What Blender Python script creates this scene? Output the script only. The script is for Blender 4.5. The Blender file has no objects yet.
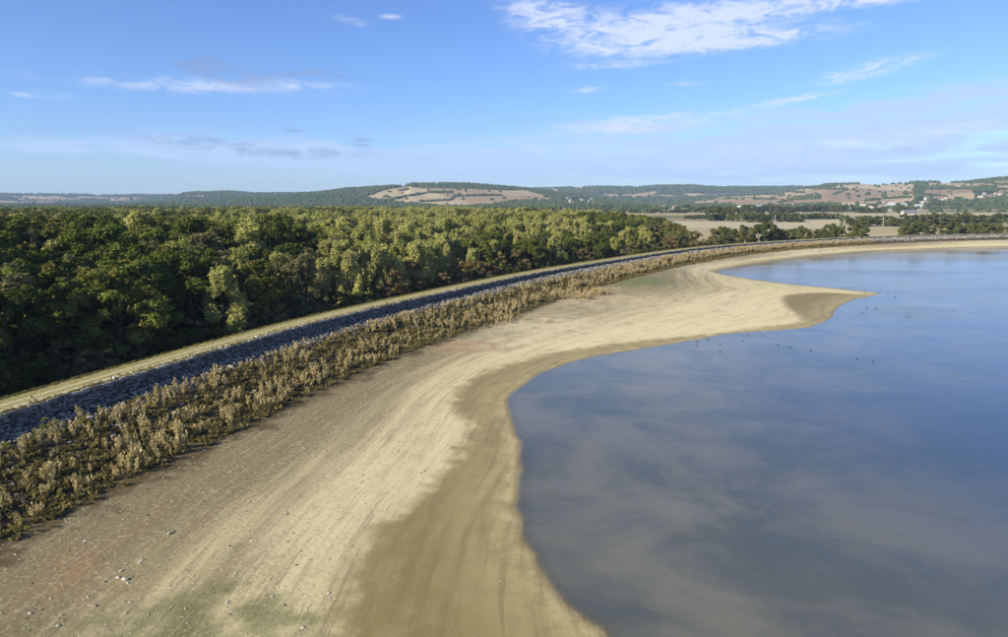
import bpy, math, random
import numpy as np
from mathutils import Vector

random.seed(7)
RNG = np.random.default_rng(7)
SC = bpy.context.scene
COL = SC.collection
PI = math.pi

# ------------------------------------------------------------------ camera
CAM_H, FPX, HORIZ = 25.0, 700.0, 200.0        # camera height (m), focal length and horizon row in photo pixels
PITCH = math.atan((318.5 - HORIZ) / FPX)
cam = bpy.data.cameras.new("camera")
cam.sensor_width = 36.0
cam.lens = FPX / 1008.0 * 36.0
cam.clip_start, cam.clip_end = 0.5, 40000.0
camo = bpy.data.objects.new("camera", cam)
camo.location = (0, 0, CAM_H)
camo.rotation_euler = (PI / 2 - PITCH, 0, 0)
COL.objects.link(camo)
SC.camera = camo

# ------------------------------------------------------------------ light and exposure
SUN_EL, SUN_AZ = math.radians(28), math.radians(180 + 55)   # bearing of the sun, clockwise from +Y
SKY_STRENGTH, SUN_STRENGTH = 0.10, 5.0
SC.view_settings.view_transform = 'Standard'
SC.view_settings.look = 'None'
SC.view_settings.exposure = 0.57
SC.view_settings.gamma = 1.0
SC.view_settings.use_curve_mapping = False
SC.cycles.volume_bounces = 0
SC.cycles.max_bounces = 6
SC.cycles.diffuse_bounces = 3
SC.cycles.glossy_bounces = 3
SC.cycles.transmission_bounces = 3
SC.cycles.transparent_max_bounces = 12

sun = bpy.data.lights.new("sun", 'SUN')
sun.energy = SUN_STRENGTH
sun.angle = math.radians(0.53)
sun.color = (1.0, 0.93, 0.80)
suno = bpy.data.objects.new("sun", sun)
to_sun = Vector((math.sin(SUN_AZ) * math.cos(SUN_EL), math.cos(SUN_AZ) * math.cos(SUN_EL), math.sin(SUN_EL)))
suno.rotation_euler = (-to_sun).to_track_quat('-Z', 'Y').to_euler()
suno.location = (-100, -100, 150)
COL.objects.link(suno)


# ------------------------------------------------------------------ node helpers
class NT:
    def __init__(self, tree):
        self.t = tree

    def n(self, typ, ins=None, **props):
        nd = self.t.nodes.new(typ)
        for k, v in props.items():
            setattr(nd, k, v)
        for k, v in (ins or {}).items():
            s = nd.inputs[k]
            if isinstance(v, bpy.types.NodeSocket):
                self.t.links.new(v, s)
            elif v is not None:
                s.default_value = v
        return nd

    def m(self, op, a, b=None, c=None, clamp=False):
        nd = self.n('ShaderNodeMath', {0: a, 1: b, 2: c}, operation=op, use_clamp=clamp)
        return nd.outputs[0]

    def mix(self, f, a, b, blend='MIX'):
        nd = self.t.nodes.new('ShaderNodeMix')
        nd.data_type = 'RGBA'
        nd.blend_type = blend
        for i, v in ((0, f), (6, a), (7, b)):
            if isinstance(v, bpy.types.NodeSocket):
                self.t.links.new(v, nd.inputs[i])
            elif i == 0:
                nd.inputs[0].default_value = v
            else:
                nd.inputs[i].default_value = tuple(v) + ((1.0,) if len(v) == 3 else ())
        return nd.outputs[2]

    def step(self, v, lo, hi, a=0.0, b=1.0):
        nd = self.n('ShaderNodeMapRange', {0: v, 1: lo, 2: hi, 3: a, 4: b}, interpolation_type='SMOOTHSTEP')
        return nd.outputs[0]

    def noise(self, vec, scale, detail=4.0, rough=0.55, dist=0.0):
        nd = self.n('ShaderNodeTexNoise', {'Vector': vec, 'Scale': scale, 'Detail': detail, 'Roughness': rough, 'Distortion': dist})
        return nd.outputs[0]

    def attr(self, name, out=2):
        return self.n('ShaderNodeAttribute', attribute_name=name).outputs[out]


def new_mat(name):
    m = bpy.data.materials.new(name)
    m.use_nodes = True
    m.node_tree.nodes.clear()
    k = NT(m.node_tree)
    out = k.n('ShaderNodeOutputMaterial')
    return m, k, out


def bsdf(k, out, color, rough=0.9, normal=None, spec=0.2):
    b = k.n('ShaderNodeBsdfPrincipled', {'Roughness': rough, 'Specular IOR Level': spec})
    if isinstance(color, bpy.types.NodeSocket):
        k.t.links.new(color, b.inputs['Base Color'])
    else:
        b.inputs['Base Color'].default_value = tuple(color) + (1,)
    if normal is not None:
        k.t.links.new(normal, b.inputs['Normal'])
    k.t.links.new(b.outputs[0], out.inputs[0])
    return b


# ------------------------------------------------------------------ world: sky with thin clouds
world = bpy.data.worlds.new("World")
SC.world = world
world.use_nodes = True
world.node_tree.nodes.clear()
k = NT(world.node_tree)
sky = k.n('ShaderNodeTexSky', sky_type='NISHITA', sun_disc=False, sun_elevation=SUN_EL, sun_rotation=SUN_AZ,
          altitude=300.0, air_density=1.0, dust_density=0.35, ozone_density=3.0)
tc = k.n('ShaderNodeTexCoord').outputs['Generated']
sx = k.n('ShaderNodeSeparateXYZ', {0: tc})
DX, DY, DZ = sx.outputs
azim = k.m('ARCTAN2', DX, DY)
elev = k.m('ARCSINE', DZ)


def px_az(px):
    return math.atan2(px - 504, FPX)


def py_el(px, py):
    d = ray(px, py)
    return math.asin(d[2] / math.sqrt(d[0] ** 2 + d[1] ** 2 + d[2] ** 2))


def ray(px, py):
    a, b = (px - 504) / FPX, (318.5 - py) / FPX
    c, s = math.cos(PITCH), math.sin(PITCH)
    return (a, c + b * s, -s + b * c)


# noise stretched along the wind, in degrees-like coordinates so that it runs on over the whole sky
zz = k.m('ADD', k.m('MAXIMUM', DZ, 0.0), 0.10)
plane = k.n('ShaderNodeCombineXYZ', {0: k.m('DIVIDE', DX, zz), 1: k.m('DIVIDE', DY, zz), 2: 0.0}).outputs[0]
angv = k.n('ShaderNodeCombineXYZ', {0: k.m('MULTIPLY', azim, 13.0), 1: k.m('MULTIPLY', elev, 42.0),
                                    2: k.m('MULTIPLY', azim, -3.0)}).outputs[0]
n_fine = k.noise(angv, 1.9, 10.0, 0.66, 0.9)
n_soft = k.noise(k.n('ShaderNodeMapping', {0: angv, 3: (0.55, 1.5, 0.55)}).outputs[0], 0.9, 8.0, 0.58, 0.5)
n_plane = k.noise(plane, 0.9, 6.0, 0.6, 0.4)
n_big = k.noise(plane, 0.35, 3.0, 0.5)


def cloud_blob(px, py, hw, hh, amp, tilt=0.0):
    a0, e0 = px_az(px), py_el(px, py)
    wa, wh = math.atan(hw / FPX), math.atan(hh / FPX)
    da = k.m('SUBTRACT', azim, a0)
    de = k.m('SUBTRACT', k.m('SUBTRACT', elev, e0), k.m('MULTIPLY', da, tilt))
    q = k.m('ADD', k.m('POWER', k.m('ABSOLUTE', k.m('DIVIDE', da, wa)), 2.0), k.m('POWER', k.m('ABSOLUTE', k.m('DIVIDE', de, wh)), 2.0))
    return k.m('MULTIPLY', k.m('EXPONENT', k.m('MULTIPLY', q, -1.0)), amp)


def blob_sum(lst):
    s = None
    for b in lst:
        v = cloud_blob(*b)
        s = v if s is None else k.m('ADD', s, v)
    return s


white_blobs = [(540, 14, 44, 14, 1.1, -.1), (650, 30, 100, 20, 1.25, .05), (725, 40, 105, 9, 1.0, .02), (760, 8, 90, 8, .8),
               (860, 2, 40, 5, .7), (850, 72, 58, 8, .85, .16), (610, 66, 48, 4, .7, .03), (584, 90, 22, 4, .7),
               (682, 84, 22, 3, .7), (790, 99, 40, 3.5, .7, .12), (396, 17, 14, 3, .65), (356, 20, 24, 5, .5, -.2),
               (655, 118, 90, 6, .62, .05), (640, 128, 110, 9, .62, .02), (800, 150, 150, 9, .55), (910, 132, 90, 8, .6, .05), (560, 150, 90, 7, .45), (720, 165, 160, 6, .45), (180, 86, 120, 7, .62, 0.0), (290, 83, 80, 8, .55), (55, 96, 40, 3.5, .6)]
veil_blobs = [(300, 152, 190, 15, .6, -.03), (720, 140, 260, 26, .75, .02), (960, 108, 120, 18, .6, .08), (130, 150, 120, 6, .5),
              (820, 165, 260, 14, .6), (520, 170, 220, 10, .55)]
grey_blobs = [(235, 73, 40, 9, 1.7, -.15), (320, 75, 44, 6, 1.0), (298, 131, 11, 2, 1.0, -.03), (365, 140, 11, 2, 1.0),
              (360, 145, 16, 1.5, .8), (200, 140, 130, 6, .6, -.06), (300, 154, 150, 7, .6, -.02), (560, 122, 70, 5, .5), (900, 150, 120, 6, .45)]
wsum = blob_sum(white_blobs)
vsum = blob_sum(veil_blobs)
gsum = blob_sum(grey_blobs)
above = k.step(elev, math.radians(15.0), math.radians(19.0))
high = k.m('MULTIPLY', k.step(n_plane, 0.50, 0.80), k.m('MULTIPLY', above, k.step(n_big, 0.46, 0.66)))
wd = k.step(k.m('MULTIPLY', wsum, k.m('MULTIPLY', k.m('ADD', 0.10, k.m('MULTIPLY', k.step(n_fine, 0.22, 0.74), 1.15)), 1.0)), 0.10, 1.12)
vd = k.m('MULTIPLY', k.step(k.m('MULTIPLY', vsum, k.m('ADD', 0.26, k.m('MULTIPLY', k.step(n_soft, 0.34, 0.66), 0.85))), 0.04, 0.58), 0.92)
gd = k.m('MULTIPLY', k.step(k.m('MULTIPLY', gsum, k.m('ADD', 0.08, k.m('MULTIPLY', k.step(n_fine, 0.28, 0.70), 1.2))), 0.12, 0.95), 0.62)
SKY_TINT = (0.67, 0.835, 1.20)
skyc = k.mix(1.0, sky.outputs[0], SKY_TINT, 'MULTIPLY')
WHITE = tuple(v / SKY_STRENGTH for v in (0.56, 0.60, 0.72))
VEIL = tuple(v / SKY_STRENGTH for v in (0.365, 0.485, 0.70))
GREY = tuple(v / SKY_STRENGTH for v in (0.18, 0.26, 0.47))
c1 = k.mix(vd, skyc, VEIL)
c2 = k.mix(k.m('MULTIPLY', k.m('MAXIMUM', wd, k.m('MULTIPLY', high, 0.6)), 0.80), c1, WHITE)
c3 = k.mix(gd, c2, GREY)
bg = k.n('ShaderNodeBackground', {'Color': c3, 'Strength': SKY_STRENGTH})
wo = k.n('ShaderNodeOutputWorld', {'Surface': bg.outputs[0]})


# ------------------------------------------------------------------ geometry helpers
def gp(px, py, z=0.0):
    """point of the horizontal plane z seen at photo pixel (px, py)"""
    d = ray(px, py)
    t = (z - CAM_H) / d[2]
    return np.array([d[0] * t, d[1] * t])


def project(P):
    c, s = math.cos(PITCH), math.sin(PITCH)
    x, y, z = P[..., 0], P[..., 1], P[..., 2] - CAM_H
    f = y * c - z * s
    u = y * s + z * c
    f = np.where(f < 0.1, 0.1, f)
    return 504 + FPX * x / f, 318.5 - FPX * u / f


def hash2(ix, iy, seed):
    h = (ix.astype(np.int64) * 374761393 + iy.astype(np.int64) * 668265263 + seed * 974634777) & 0xffffffff
    h = ((h ^ (h >> 13)) * 1274126177) & 0xffffffff
    return ((h ^ (h >> 16)) & 0xffff) / 65535.0


def vnoise(x, y, seed=0, octaves=3):
    out, amp, tot = 0.0, 1.0, 0.0
    for o in range(octaves):
        ix, iy = np.floor(x), np.floor(y)
        fx, fy = x - ix, y - iy
        fx, fy = fx * fx * (3 - 2 * fx), fy * fy * (3 - 2 * fy)
        a, b = hash2(ix, iy, seed + o), hash2(ix + 1, iy, seed + o)
        c, d = hash2(ix, iy + 1, seed + o), hash2(ix + 1, iy + 1, seed + o)
        out = out + amp * ((a * (1 - fx) + b * fx) * (1 - fy) + (c * (1 - fx) + d * fx) * fy)
        tot += amp
        amp *= 0.5
        x, y = x * 2.03 + 17.1, y * 2.03 + 5.3
    return out / tot


def smooth01(t):
    t = np.clip(t, 0, 1)
    return t * t * (3 - 2 * t)


def mesh_np(name, V, F, smooth=False):
    V, F = np.asarray(V, dtype=np.float32), np.asarray(F, dtype=np.int32)
    me = bpy.data.meshes.new(name)
    me.vertices.add(len(V))
    me.vertices.foreach_set("co", V.ravel())
    n = F.shape[1]
    me.loops.add(F.size)
    me.loops.foreach_set("vertex_index", F.ravel())
    me.polygons.add(len(F))
    me.polygons.foreach_set("loop_start", np.arange(0, F.size, n, dtype=np.int32))
    me.polygons.foreach_set("loop_total", np.full(len(F), n, dtype=np.int32))
    me.polygons.foreach_set("use_smooth", np.full(len(F), smooth, dtype=bool))
    me.update(calc_edges=True)
    me.validate()
    return me


def set_attr(me, name, data, typ='FLOAT', domain='POINT'):
    a = me.attributes.new(name, typ, domain)
    data = np.asarray(data, dtype=np.int32 if typ == 'INT' else np.float32)
    a.data.foreach_set({'FLOAT': 'value', 'INT': 'value', 'FLOAT_VECTOR': 'vector', 'FLOAT_COLOR': 'color'}[typ], data.ravel())


def add_obj(name, me, mats, parent=None, **props):
    o = bpy.data.objects.new(name, me)
    COL.objects.link(o)
    if me is not None and not me.materials:
        for m in (mats if isinstance(mats, (list, tuple)) else [mats]):
            me.materials.append(m)
    if parent:
        o.parent = parent
    for kk, v in props.items():
        o[kk] = v
    return o


def empty(name, loc=(0, 0, 0), rz=0.0, sc=1.0, **props):
    o = bpy.data.objects.new(name, None)
    o.empty_display_size = 0.5
    COL.objects.link(o)
    o.location = loc
    o.rotation_euler = (0, 0, rz)
    o.scale = sc if isinstance(sc, (tuple, list)) else (sc, sc, sc)
    for kk, v in props.items():
        o[kk] = v
    return o


def grid_faces(nr, nc):
    i = np.arange(nr * nc).reshape(nr, nc)
    return np.stack([i[:-1, :-1], i[:-1, 1:], i[1:, 1:], i[1:, :-1]], -1).reshape(-1, 4)


def in_poly(x, y, poly):
    poly = np.asarray(poly, dtype=float)
    inside = np.zeros(x.shape, dtype=bool)
    j = len(poly) - 1
    for i in range(len(poly)):
        xi, yi, xj, yj = poly[i][0], poly[i][1], poly[j][0], poly[j][1]
        if yi != yj:
            inside ^= ((yi > y) != (yj > y)) & (x < (xj - xi) * (y - yi) / (yj - yi) + xi)
        j = i
    return inside


def seg_dist(P, L):
    """distance of points P (n,2) to polyline L, with index and parameter of the nearest segment"""
    A, B = L[:-1], L[1:]
    AB = B - A
    l2 = (AB ** 2).sum(1) + 1e-9
    best = np.empty(len(P)); bi = np.empty(len(P), dtype=int); bt = np.empty(len(P))
    for s in range(0, len(P), 20000):
        Q = P[s:s + 20000]
        dx = Q[:, None, 0] - A[None, :, 0]; dy = Q[:, None, 1] - A[None, :, 1]
        t = np.clip((dx * AB[:, 0] + dy * AB[:, 1]) / l2, 0, 1)
        d2 = (dx - t * AB[:, 0]) ** 2 + (dy - t * AB[:, 1]) ** 2
        i = d2.argmin(1); r = np.arange(len(Q))
        best[s:s + 20000] = np.sqrt(d2[r, i]); bi[s:s + 20000] = i; bt[s:s + 20000] = t[r, i]
    return best, bi, bt


def spline(pts, step=2.0, smooth_w=0):
    """Catmull-Rom through pts, resampled evenly"""
    P = np.array(pts, dtype=float)
    P = np.vstack([2 * P[0] - P[1], P, 2 * P[-1] - P[-2]])
    out = []
    for i in range(1, len(P) - 2):
        t = np.linspace(0, 1, 24, endpoint=False)[:, None]
        p0, p1, p2, p3 = P[i - 1:i + 3]
        out.append(0.5 * ((2 * p1) + (-p0 + p2) * t + (2 * p0 - 5 * p1 + 4 * p2 - p3) * t ** 2 + (-p0 + 3 * p1 - 3 * p2 + p3) * t ** 3))
    out = np.vstack(out + [P[-2:-1]])
    for _ in range(2 if smooth_w else 1):
        s = np.r_[0, np.cumsum(np.linalg.norm(np.diff(out, axis=0), axis=1))]
        q = np.arange(0, s[-1], step)
        out = np.stack([np.interp(q, s, out[:, 0]), np.interp(q, s, out[:, 1])], 1)
        if smooth_w and _ == 0:
            w = np.exp(-0.5 * (np.arange(-3 * smooth_w, 3 * smooth_w + 1) / smooth_w) ** 2); w /= w.sum()
            n = 3 * smooth_w
            pad = np.vstack([out[0] + (np.arange(-n, 0)[:, None]) * (out[1] - out[0]), out, out[-1] + (np.arange(1, n + 1)[:, None]) * (out[-1] - out[-2])])
            out = np.stack([np.convolve(pad[:, 0], w, 'valid'), np.convolve(pad[:, 1], w, 'valid')], 1)
    return out


# ------------------------------------------------------------------ layout: dam line, shore line
CREST_Z, CREST_W = 5.5, 5.2
front = [gp(x, y, CREST_Z) for x, y in [(0, 416.5), (113, 381.5), (150, 371), (320, 321.5), (438, 294.5), (534, 274), (606, 262),
                                        (680, 250.7), (729, 245.6), (798, 240.6), (867, 237.2), (936, 235), (1008, 233.6)]]
d0 = (front[0] - front[2]); d0 /= np.linalg.norm(d0)
d1 = (front[-1] - front[-2]); d1 /= np.linalg.norm(d1)
front = [front[0] + d0 * 170, front[0] + d0 * 80] + front + [front[-1] + d1 * 100, front[-1] + d1 * 200 + np.array([0, -8]),
                                                             front[-1] + d1 * 330 + np.array([0, -30])]
DAM = spline(front, 2.0, 6)
DT = np.gradient(DAM, axis=0); DT /= np.linalg.norm(DT, axis=1)[:, None]
DN = np.stack([DT[:, 1], -DT[:, 0]], 1)                      # points to the lake
DS = np.r_[0, np.cumsum(np.linalg.norm(np.diff(DAM, axis=0), axis=1))]
S_VIEW = DS[np.argmin(np.linalg.norm(DAM - gp(0, 416.5, CREST_Z), axis=1))]   # where the dam enters the frame


def foot_w(s):
    return np.interp(s - S_VIEW, [0, 90, 180, 300, 420], [12.5, 12.2, 9.5, 7.5, 7.0])


def foot_z(s):
    return np.interp(s - S_VIEW, [0, 100, 200, 320], [1.1, 1.15, 2.0, 2.8])


def dam_coords(P):
    d, i, t = seg_dist(P, DAM)
    q = DAM[i] + (DAM[i + 1] - DAM[i]) * t[:, None]
    side = ((P - q) * DN[i]).sum(1)
    return np.where(side >= 0, d, -d), DS[i] + t * 2.0, i


def wall_z(s):
    return np.interp(s - S_VIEW, [0, 70, 190], [4.1, 4.2, 4.85])


def dam_z(lat, s):
    """height of the embankment surface at lateral distance lat from the crest's lake edge"""
    w, zf = foot_w(s), foot_z(s)
    z = np.where(lat < 0.45, CREST_Z - (CREST_Z - wall_z(s)) * lat / 0.45, wall_z(s) + (zf - wall_z(s)) * (lat - 0.45) / (w - 0.45))
    z = np.where(lat < 0, CREST_Z, np.where(lat > w, zf, z))
    return np.where(lat < -CREST_W, CREST_Z + (lat + CREST_W) / 1.8, z)


shore_px = [(640, 690), (605.5, 637), (580, 617), (552, 587), (533, 554), (519, 522), (517, 498), (521, 466), (520, 442), (513, 419),
            (506, 405), (510, 396), (524, 384), (552, 369), (589, 358), (640, 349), (700, 339.5), (729, 334), (798, 329), (815, 325.5),
            (830, 319), (837, 309), (850, 301), (868, 297), (881, 293.5), (866, 291.5), (833, 288), (798, 285), (764, 281), (731, 275.8),
            (716, 272), (729, 268.5), (764, 262.5), (815, 256.7), (867, 251.8), (922, 249), (1008, 246.3)]
shore = [gp(x, y) for x, y in shore_px]
SHORE = spline([shore[0] + np.array([14, -40]), shore[0] + np.array([6, -14])] + shore + [shore[-1] + np.array([60, 8]), shore[-1] + np.array([400, 0])], 1.2)
SHORE[:, 0] += 1.1 * (vnoise(SHORE[:, 0] / 2.6, SHORE[:, 1] / 2.6, 5, 3) - 0.5)
LAKE_POLY = np.vstack([SHORE, [[900, 380], [900, -400], [40, -400]]])

wet_px = [(300, 690), (335, 637), (347, 582), (361, 552), (379, 524), (402, 509), (435, 481), (454, 457), (464, 438), (470, 426), (455, 414), (453, 398), (472, 380),
          (500, 368), (542, 356), (589, 347.5), (640, 340.5), (700, 334.5), (746, 329), (774, 325.7), (800, 321.5), (796, 313.6), (785, 306.7),
          (783, 298), (798, 294.5), (826, 293), (853, 294), (874, 293.6)]
WET = spline([gp(x, y, 0.15) for x, y in wet_px], 2.4)
WET_POLY = np.vstack([WET, shore[24][None], np.array(shore)[24::-1]])


def ground_z(P, full=False):
    P = np.asarray(P, dtype=float)
    lat, s, i = dam_coords(P)
    ds, _, _ = seg_dist(P, SHORE)
    lake = in_poly(P[:, 0], P[:, 1], LAKE_POLY)
    dw = np.where(lake, -ds, ds)
    w, zf = foot_w(s), foot_z(s)
    df = np.maximum(lat - w, 0)
    beach = zf * np.clip(dw, 0, None) / (np.clip(dw, 0, None) + df + 1e-3)
    beach += 0.10 * (vnoise(P[:, 0] / 6, P[:, 1] / 6, 3, 3) - 0.5) * smooth01(dw / 6)
    bed = np.clip(0.11 * np.clip(dw, -1.2, 0) + 0.022 * np.clip(dw + 1.2, None, 0), -2.6, 0)
    z = np.where(dw > 0, beach, bed)
    under = np.interp(np.clip(lat / w, 0, 1), [0, 1], [0.4, 1]) * zf - 0.25 * (lat < w - 0.4)
    z = np.where(lat < w, under, z)
    back = 0.8 + 0.5 * (vnoise(P[:, 0] / 25, P[:, 1] / 25, 9, 3) - 0.5)
    z = np.where(lat < -1, back, z)
    return (z, lat, s, dw, df) if full else z


# ------------------------------------------------------------------ materials of the setting
def make_beach_mat():
    m, k, out = new_mat("beach_sand_and_silt")
    pos = k.n('ShaderNodeNewGeometry').outputs['Position']
    flow = k.attr('flow', 1)
    u, dw, wet, fringe = k.attr('u'), k.attr('dw'), k.attr('wet'), k.attr('fringe')
    red, green, pale = k.attr('red'), k.attr('green'), k.attr('pale')
    streak = k.noise(k.n('ShaderNodeMapping', {0: flow, 3: (0.018, 0.30, 1.0)}).outputs[0], 1.0, 6.0, 0.6, 0.3)
    streak2 = k.noise(k.n('ShaderNodeMapping', {0: flow, 3: (0.06, 1.3, 1.0)}).outputs[0], 1.0, 5.0, 0.6, 0.2)
    strand = k.noise(k.n('ShaderNodeMapping', {0: flow, 3: (0.10, 3.4, 1.0)}).outputs[0], 1.0, 6.0, 0.66, 0.9)
    grit = k.noise(pos, 3.2, 8.0, 0.78)
    fine = k.noise(pos, 7.0, 3.0, 0.7)
    mid = k.noise(pos, 0.45, 5.0, 0.62)
    # dry sand: pale by the lake, browner and greyer towards the dam
    t = k.m('ADD', u, k.m('MULTIPLY', k.m('SUBTRACT', streak, 0.5), 0.9))
    dry = k.mix(k.step(t, 0.30, 0.78), (0.64, 0.525, 0.262), (0.225, 0.176, 0.080))
    dry = k.mix(k.step(streak2, 0.46, 0.74, 0, 0.7), dry, (0.23, 0.172, 0.088))
    dry = k.mix(k.step(k.m('ADD', k.m('MULTIPLY', k.m('SUBTRACT', streak, 0.5), 2.2), red), 0.30, 1.0, 0, 0.8), dry, (0.33, 0.185, 0.08))
    dry = k.mix(k.step(k.m('ADD', k.m('ADD', k.m('MULTIPLY', k.m('SUBTRACT', grit, 0.5), 1.2), k.m('MULTIPLY', k.m('SUBTRACT', mid, 0.5), 2.0)), green), 0.25, 0.95, 0, 0.8), dry, (0.135, 0.145, 0.040))
    dry = k.mix(k.m('MULTIPLY', pale, k.step(mid, 0.25, 0.6)), dry, (0.72, 0.605, 0.345))
    dry = k.mix(k.m('MULTIPLY', k.step(strand, 0.54, 0.64), k.step(streak, 0.40, 0.62, 0.10, 0.45)), dry, (0.22, 0.165, 0.080))
    dry = k.mix(k.m('MULTIPLY', k.step(strand, 0.46, 0.34), 0.28), dry, (0.66, 0.55, 0.33))
    # stranded clods and pebbles as speckle
    sp = k.m('MULTIPLY', k.step(grit, 0.53, 0.66), k.step(u, 0.15, 0.6, 0.3, 0.85))
    dry = k.mix(sp, dry, (0.56, 0.465, 0.27))
    sd = k.m('MULTIPLY', k.step(grit, 0.49, 0.34), k.step(u, 0.1, 0.6, 0.2, 0.8))
    dry = k.mix(sd, dry, (0.16, 0.125, 0.065))
    # damp silt
    wcol = k.mix(k.step(dw, 0.5, 9.0), (0.40, 0.315, 0.13), (0.25, 0.190, 0.064))
    wcol = k.mix(k.step(mid, 0.42, 0.66, 0, 0.8), wcol, (0.31, 0.23, 0.095))
    wcol = k.mix(k.step(streak2, 0.42, 0.70, 0, 0.55), wcol, (0.20, 0.14, 0.05))
    wcol = k.mix(k.step(fine, 0.55, 0.75, 0, 0.35), wcol, (0.40, 0.31, 0.15))
    wn = k.m('ADD', wet, k.m('ADD', k.m('MULTIPLY', k.m('SUBTRACT', mid, 0.5), 5.0), k.m('MULTIPLY', k.m('SUBTRACT', grit, 0.5), 2.0)))
    wf = k.step(wn, -1.3, 1.5)
    col = k.mix(wf, dry, wcol)
    # thin wet rim at the water
    rim = k.step(k.m('ADD', dw, k.m('MULTIPLY', k.m('SUBTRACT', mid, 0.5), 1.2)), 0.9, 0.1)
    col = k.mix(k.m('MULTIPLY', rim, 0.6), col, (0.17, 0.13, 0.06))
    # brown trampled weed litter at the foot of the dam
    fr = k.step(k.m('ADD', fringe, k.m('MULTIPLY', k.m('SUBTRACT', mid, 0.5), 1.6)), 0.22, 0.66)
    frc = k.mix(k.step(grit, 0.35, 0.7), (0.060, 0.042, 0.016), (0.165, 0.115, 0.045))
    col = k.mix(fr, col, frc)
    # lake bed
    col = k.mix(k.step(dw, 0.0, -1.5), col, (0.29, 0.245, 0.14))
    h = k.m('ADD', k.m('MULTIPLY', grit, 0.55), k.m('ADD', k.m('MULTIPLY', fine, 0.2), k.m('MULTIPLY', mid, 0.4)))
    bm = k.n('ShaderNodeBump', {'Strength': k.mix(wf, (0.8,) * 3, (0.45,) * 3), 'Distance': 0.16, 'Height': h}).outputs[0]
    bsdf(k, out, col, k.step(wf, 0, 1, 0.92, 0.62), bm, 0.25)
    return m


def make_plain_mat():
    m, k, out = new_mat("dry_fields")
    pos = k.n('ShaderNodeNewGeometry').outputs['Position']
    col = k.attr('col', 0)
    n1 = k.noise(pos, 0.03, 5.0, 0.6)
    n2 = k.noise(pos, 0.4, 4.0, 0.6)
    col = k.mix(k.step(n1, 0.35, 0.7, 0, 0.35), col, k.mix(1.0, col, (0.72, 0.74, 0.66), 'MULTIPLY'))
    col = k.mix(k.step(n2, 0.45, 0.75, 0, 0.3), col, k.mix(1.0, col, (1.15, 1.12, 1.05), 'MULTIPLY'))
    bm = k.n('ShaderNodeBump', {'Strength': 0.5, 'Distance': 0.4, 'Height': n2}).outputs[0]
    bsdf(k, out, col, 0.95, bm, 0.1)
    return m


def make_stone_mat(name, c0, c1, c2):
    m, k, out = new_mat(name)
    tc = k.n('ShaderNodeTexCoord').outputs['Object']
    rnd = k.n('ShaderNodeObjectInfo').outputs['Random']
    tint = k.attr('tint')
    n1 = k.noise(tc, 3.0, 5.0, 0.6)
    r = k.m('FRACT', k.m('ADD', rnd, tint))
    col = k.mix(k.step(r, 0.15, 0.75), c0, c1)
    col = k.mix(k.step(n1, 0.45, 0.75, 0, 0.6), col, c2)
    bm = k.n('ShaderNodeBump', {'Strength': 0.5, 'Distance': 0.05, 'Height': n1}).outputs[0]
    bsdf(k, out, col, 0.9, bm, 0.2)
    return m


def make_slope_mat():
    m, k, out = new_mat("stony_slope")
    pos = k.n('ShaderNodeNewGeometry').outputs['Position']
    lat = k.attr('lat')
    n0 = k.noise(pos, 0.35, 5.0, 0.62)
    n1 = k.noise(pos, 2.2, 5.0, 0.65)
    vor = k.n('ShaderNodeTexVoronoi', {'Vector': pos, 'Scale': 2.6}, feature='F1')
    stones = k.mix(k.step(n1, 0.35, 0.7), (0.13, 0.118, 0.10), (0.34, 0.305, 0.25))
    stones = k.mix(k.step(vor.outputs['Distance'], 0.25, 0.5), stones, (0.05, 0.045, 0.035))
    earth = k.mix(k.step(n1, 0.35, 0.7), (0.055, 0.042, 0.020), (0.15, 0.11, 0.05))
    f = k.step(k.m('ADD', lat, k.m('MULTIPLY', k.m('SUBTRACT', n0, 0.5), 3.5)), 3.0, 5.2)
    col = k.mix(f, stones, earth)
    grass = k.mix(k.step(n1, 0.3, 0.7), (0.07, 0.075, 0.022), (0.16, 0.14, 0.05))
    col = k.mix(k.step(lat, -0.05, -0.3), col, grass)
    h = k.m('ADD', n1, k.m('MULTIPLY', vor.outputs['Distance'], -0.8))
    bm = k.n('ShaderNodeBump', {'Strength': 0.9, 'Distance': 0.25, 'Height': h}).outputs[0]
    bsdf(k, out, col, 0.95, bm, 0.1)
    return m


def make_track_mat():
    m, k, out = new_mat("grassy_track")
    pos = k.n('ShaderNodeNewGeometry').outputs['Position']
    lat = k.attr('lat')
    n0 = k.noise(pos, 0.25, 5.0, 0.6)
    n1 = k.noise(pos, 1.8, 5.0, 0.65)
    grass = k.mix(k.step(n1, 0.3, 0.7), (0.21, 0.195, 0.06), (0.36, 0.30, 0.12))
    dry = k.mix(k.step(n1, 0.3, 0.7), (0.42, 0.34, 0.18), (0.60, 0.51, 0.31))
    w = k.m('MULTIPLY', k.m('SUBTRACT', n0, 0.5), 0.8)
    l2 = k.m('ADD', lat, w)
    r1 = k.step(k.m('ABSOLUTE', k.m('ADD', l2, 1.5)), 0.55, 0.2)
    r2 = k.step(k.m('ABSOLUTE', k.m('ADD', l2, 3.1)), 0.65, 0.2)
    f = k.m('MAXIMUM', r1, k.m('MULTIPLY', r2, 0.7))
    col = k.mix(k.m('MULTIPLY', f, 0.95), grass, dry)
    col = k.mix(k.step(n0, 0.5, 0.75, 0, 0.35), col, (0.40, 0.33, 0.16))
    bm = k.n('ShaderNodeBump', {'Strength': 0.7, 'Distance': 0.15, 'Height': n1}).outputs[0]
    bsdf(k, out, col, 0.95, bm, 0.1)
    return m


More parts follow.
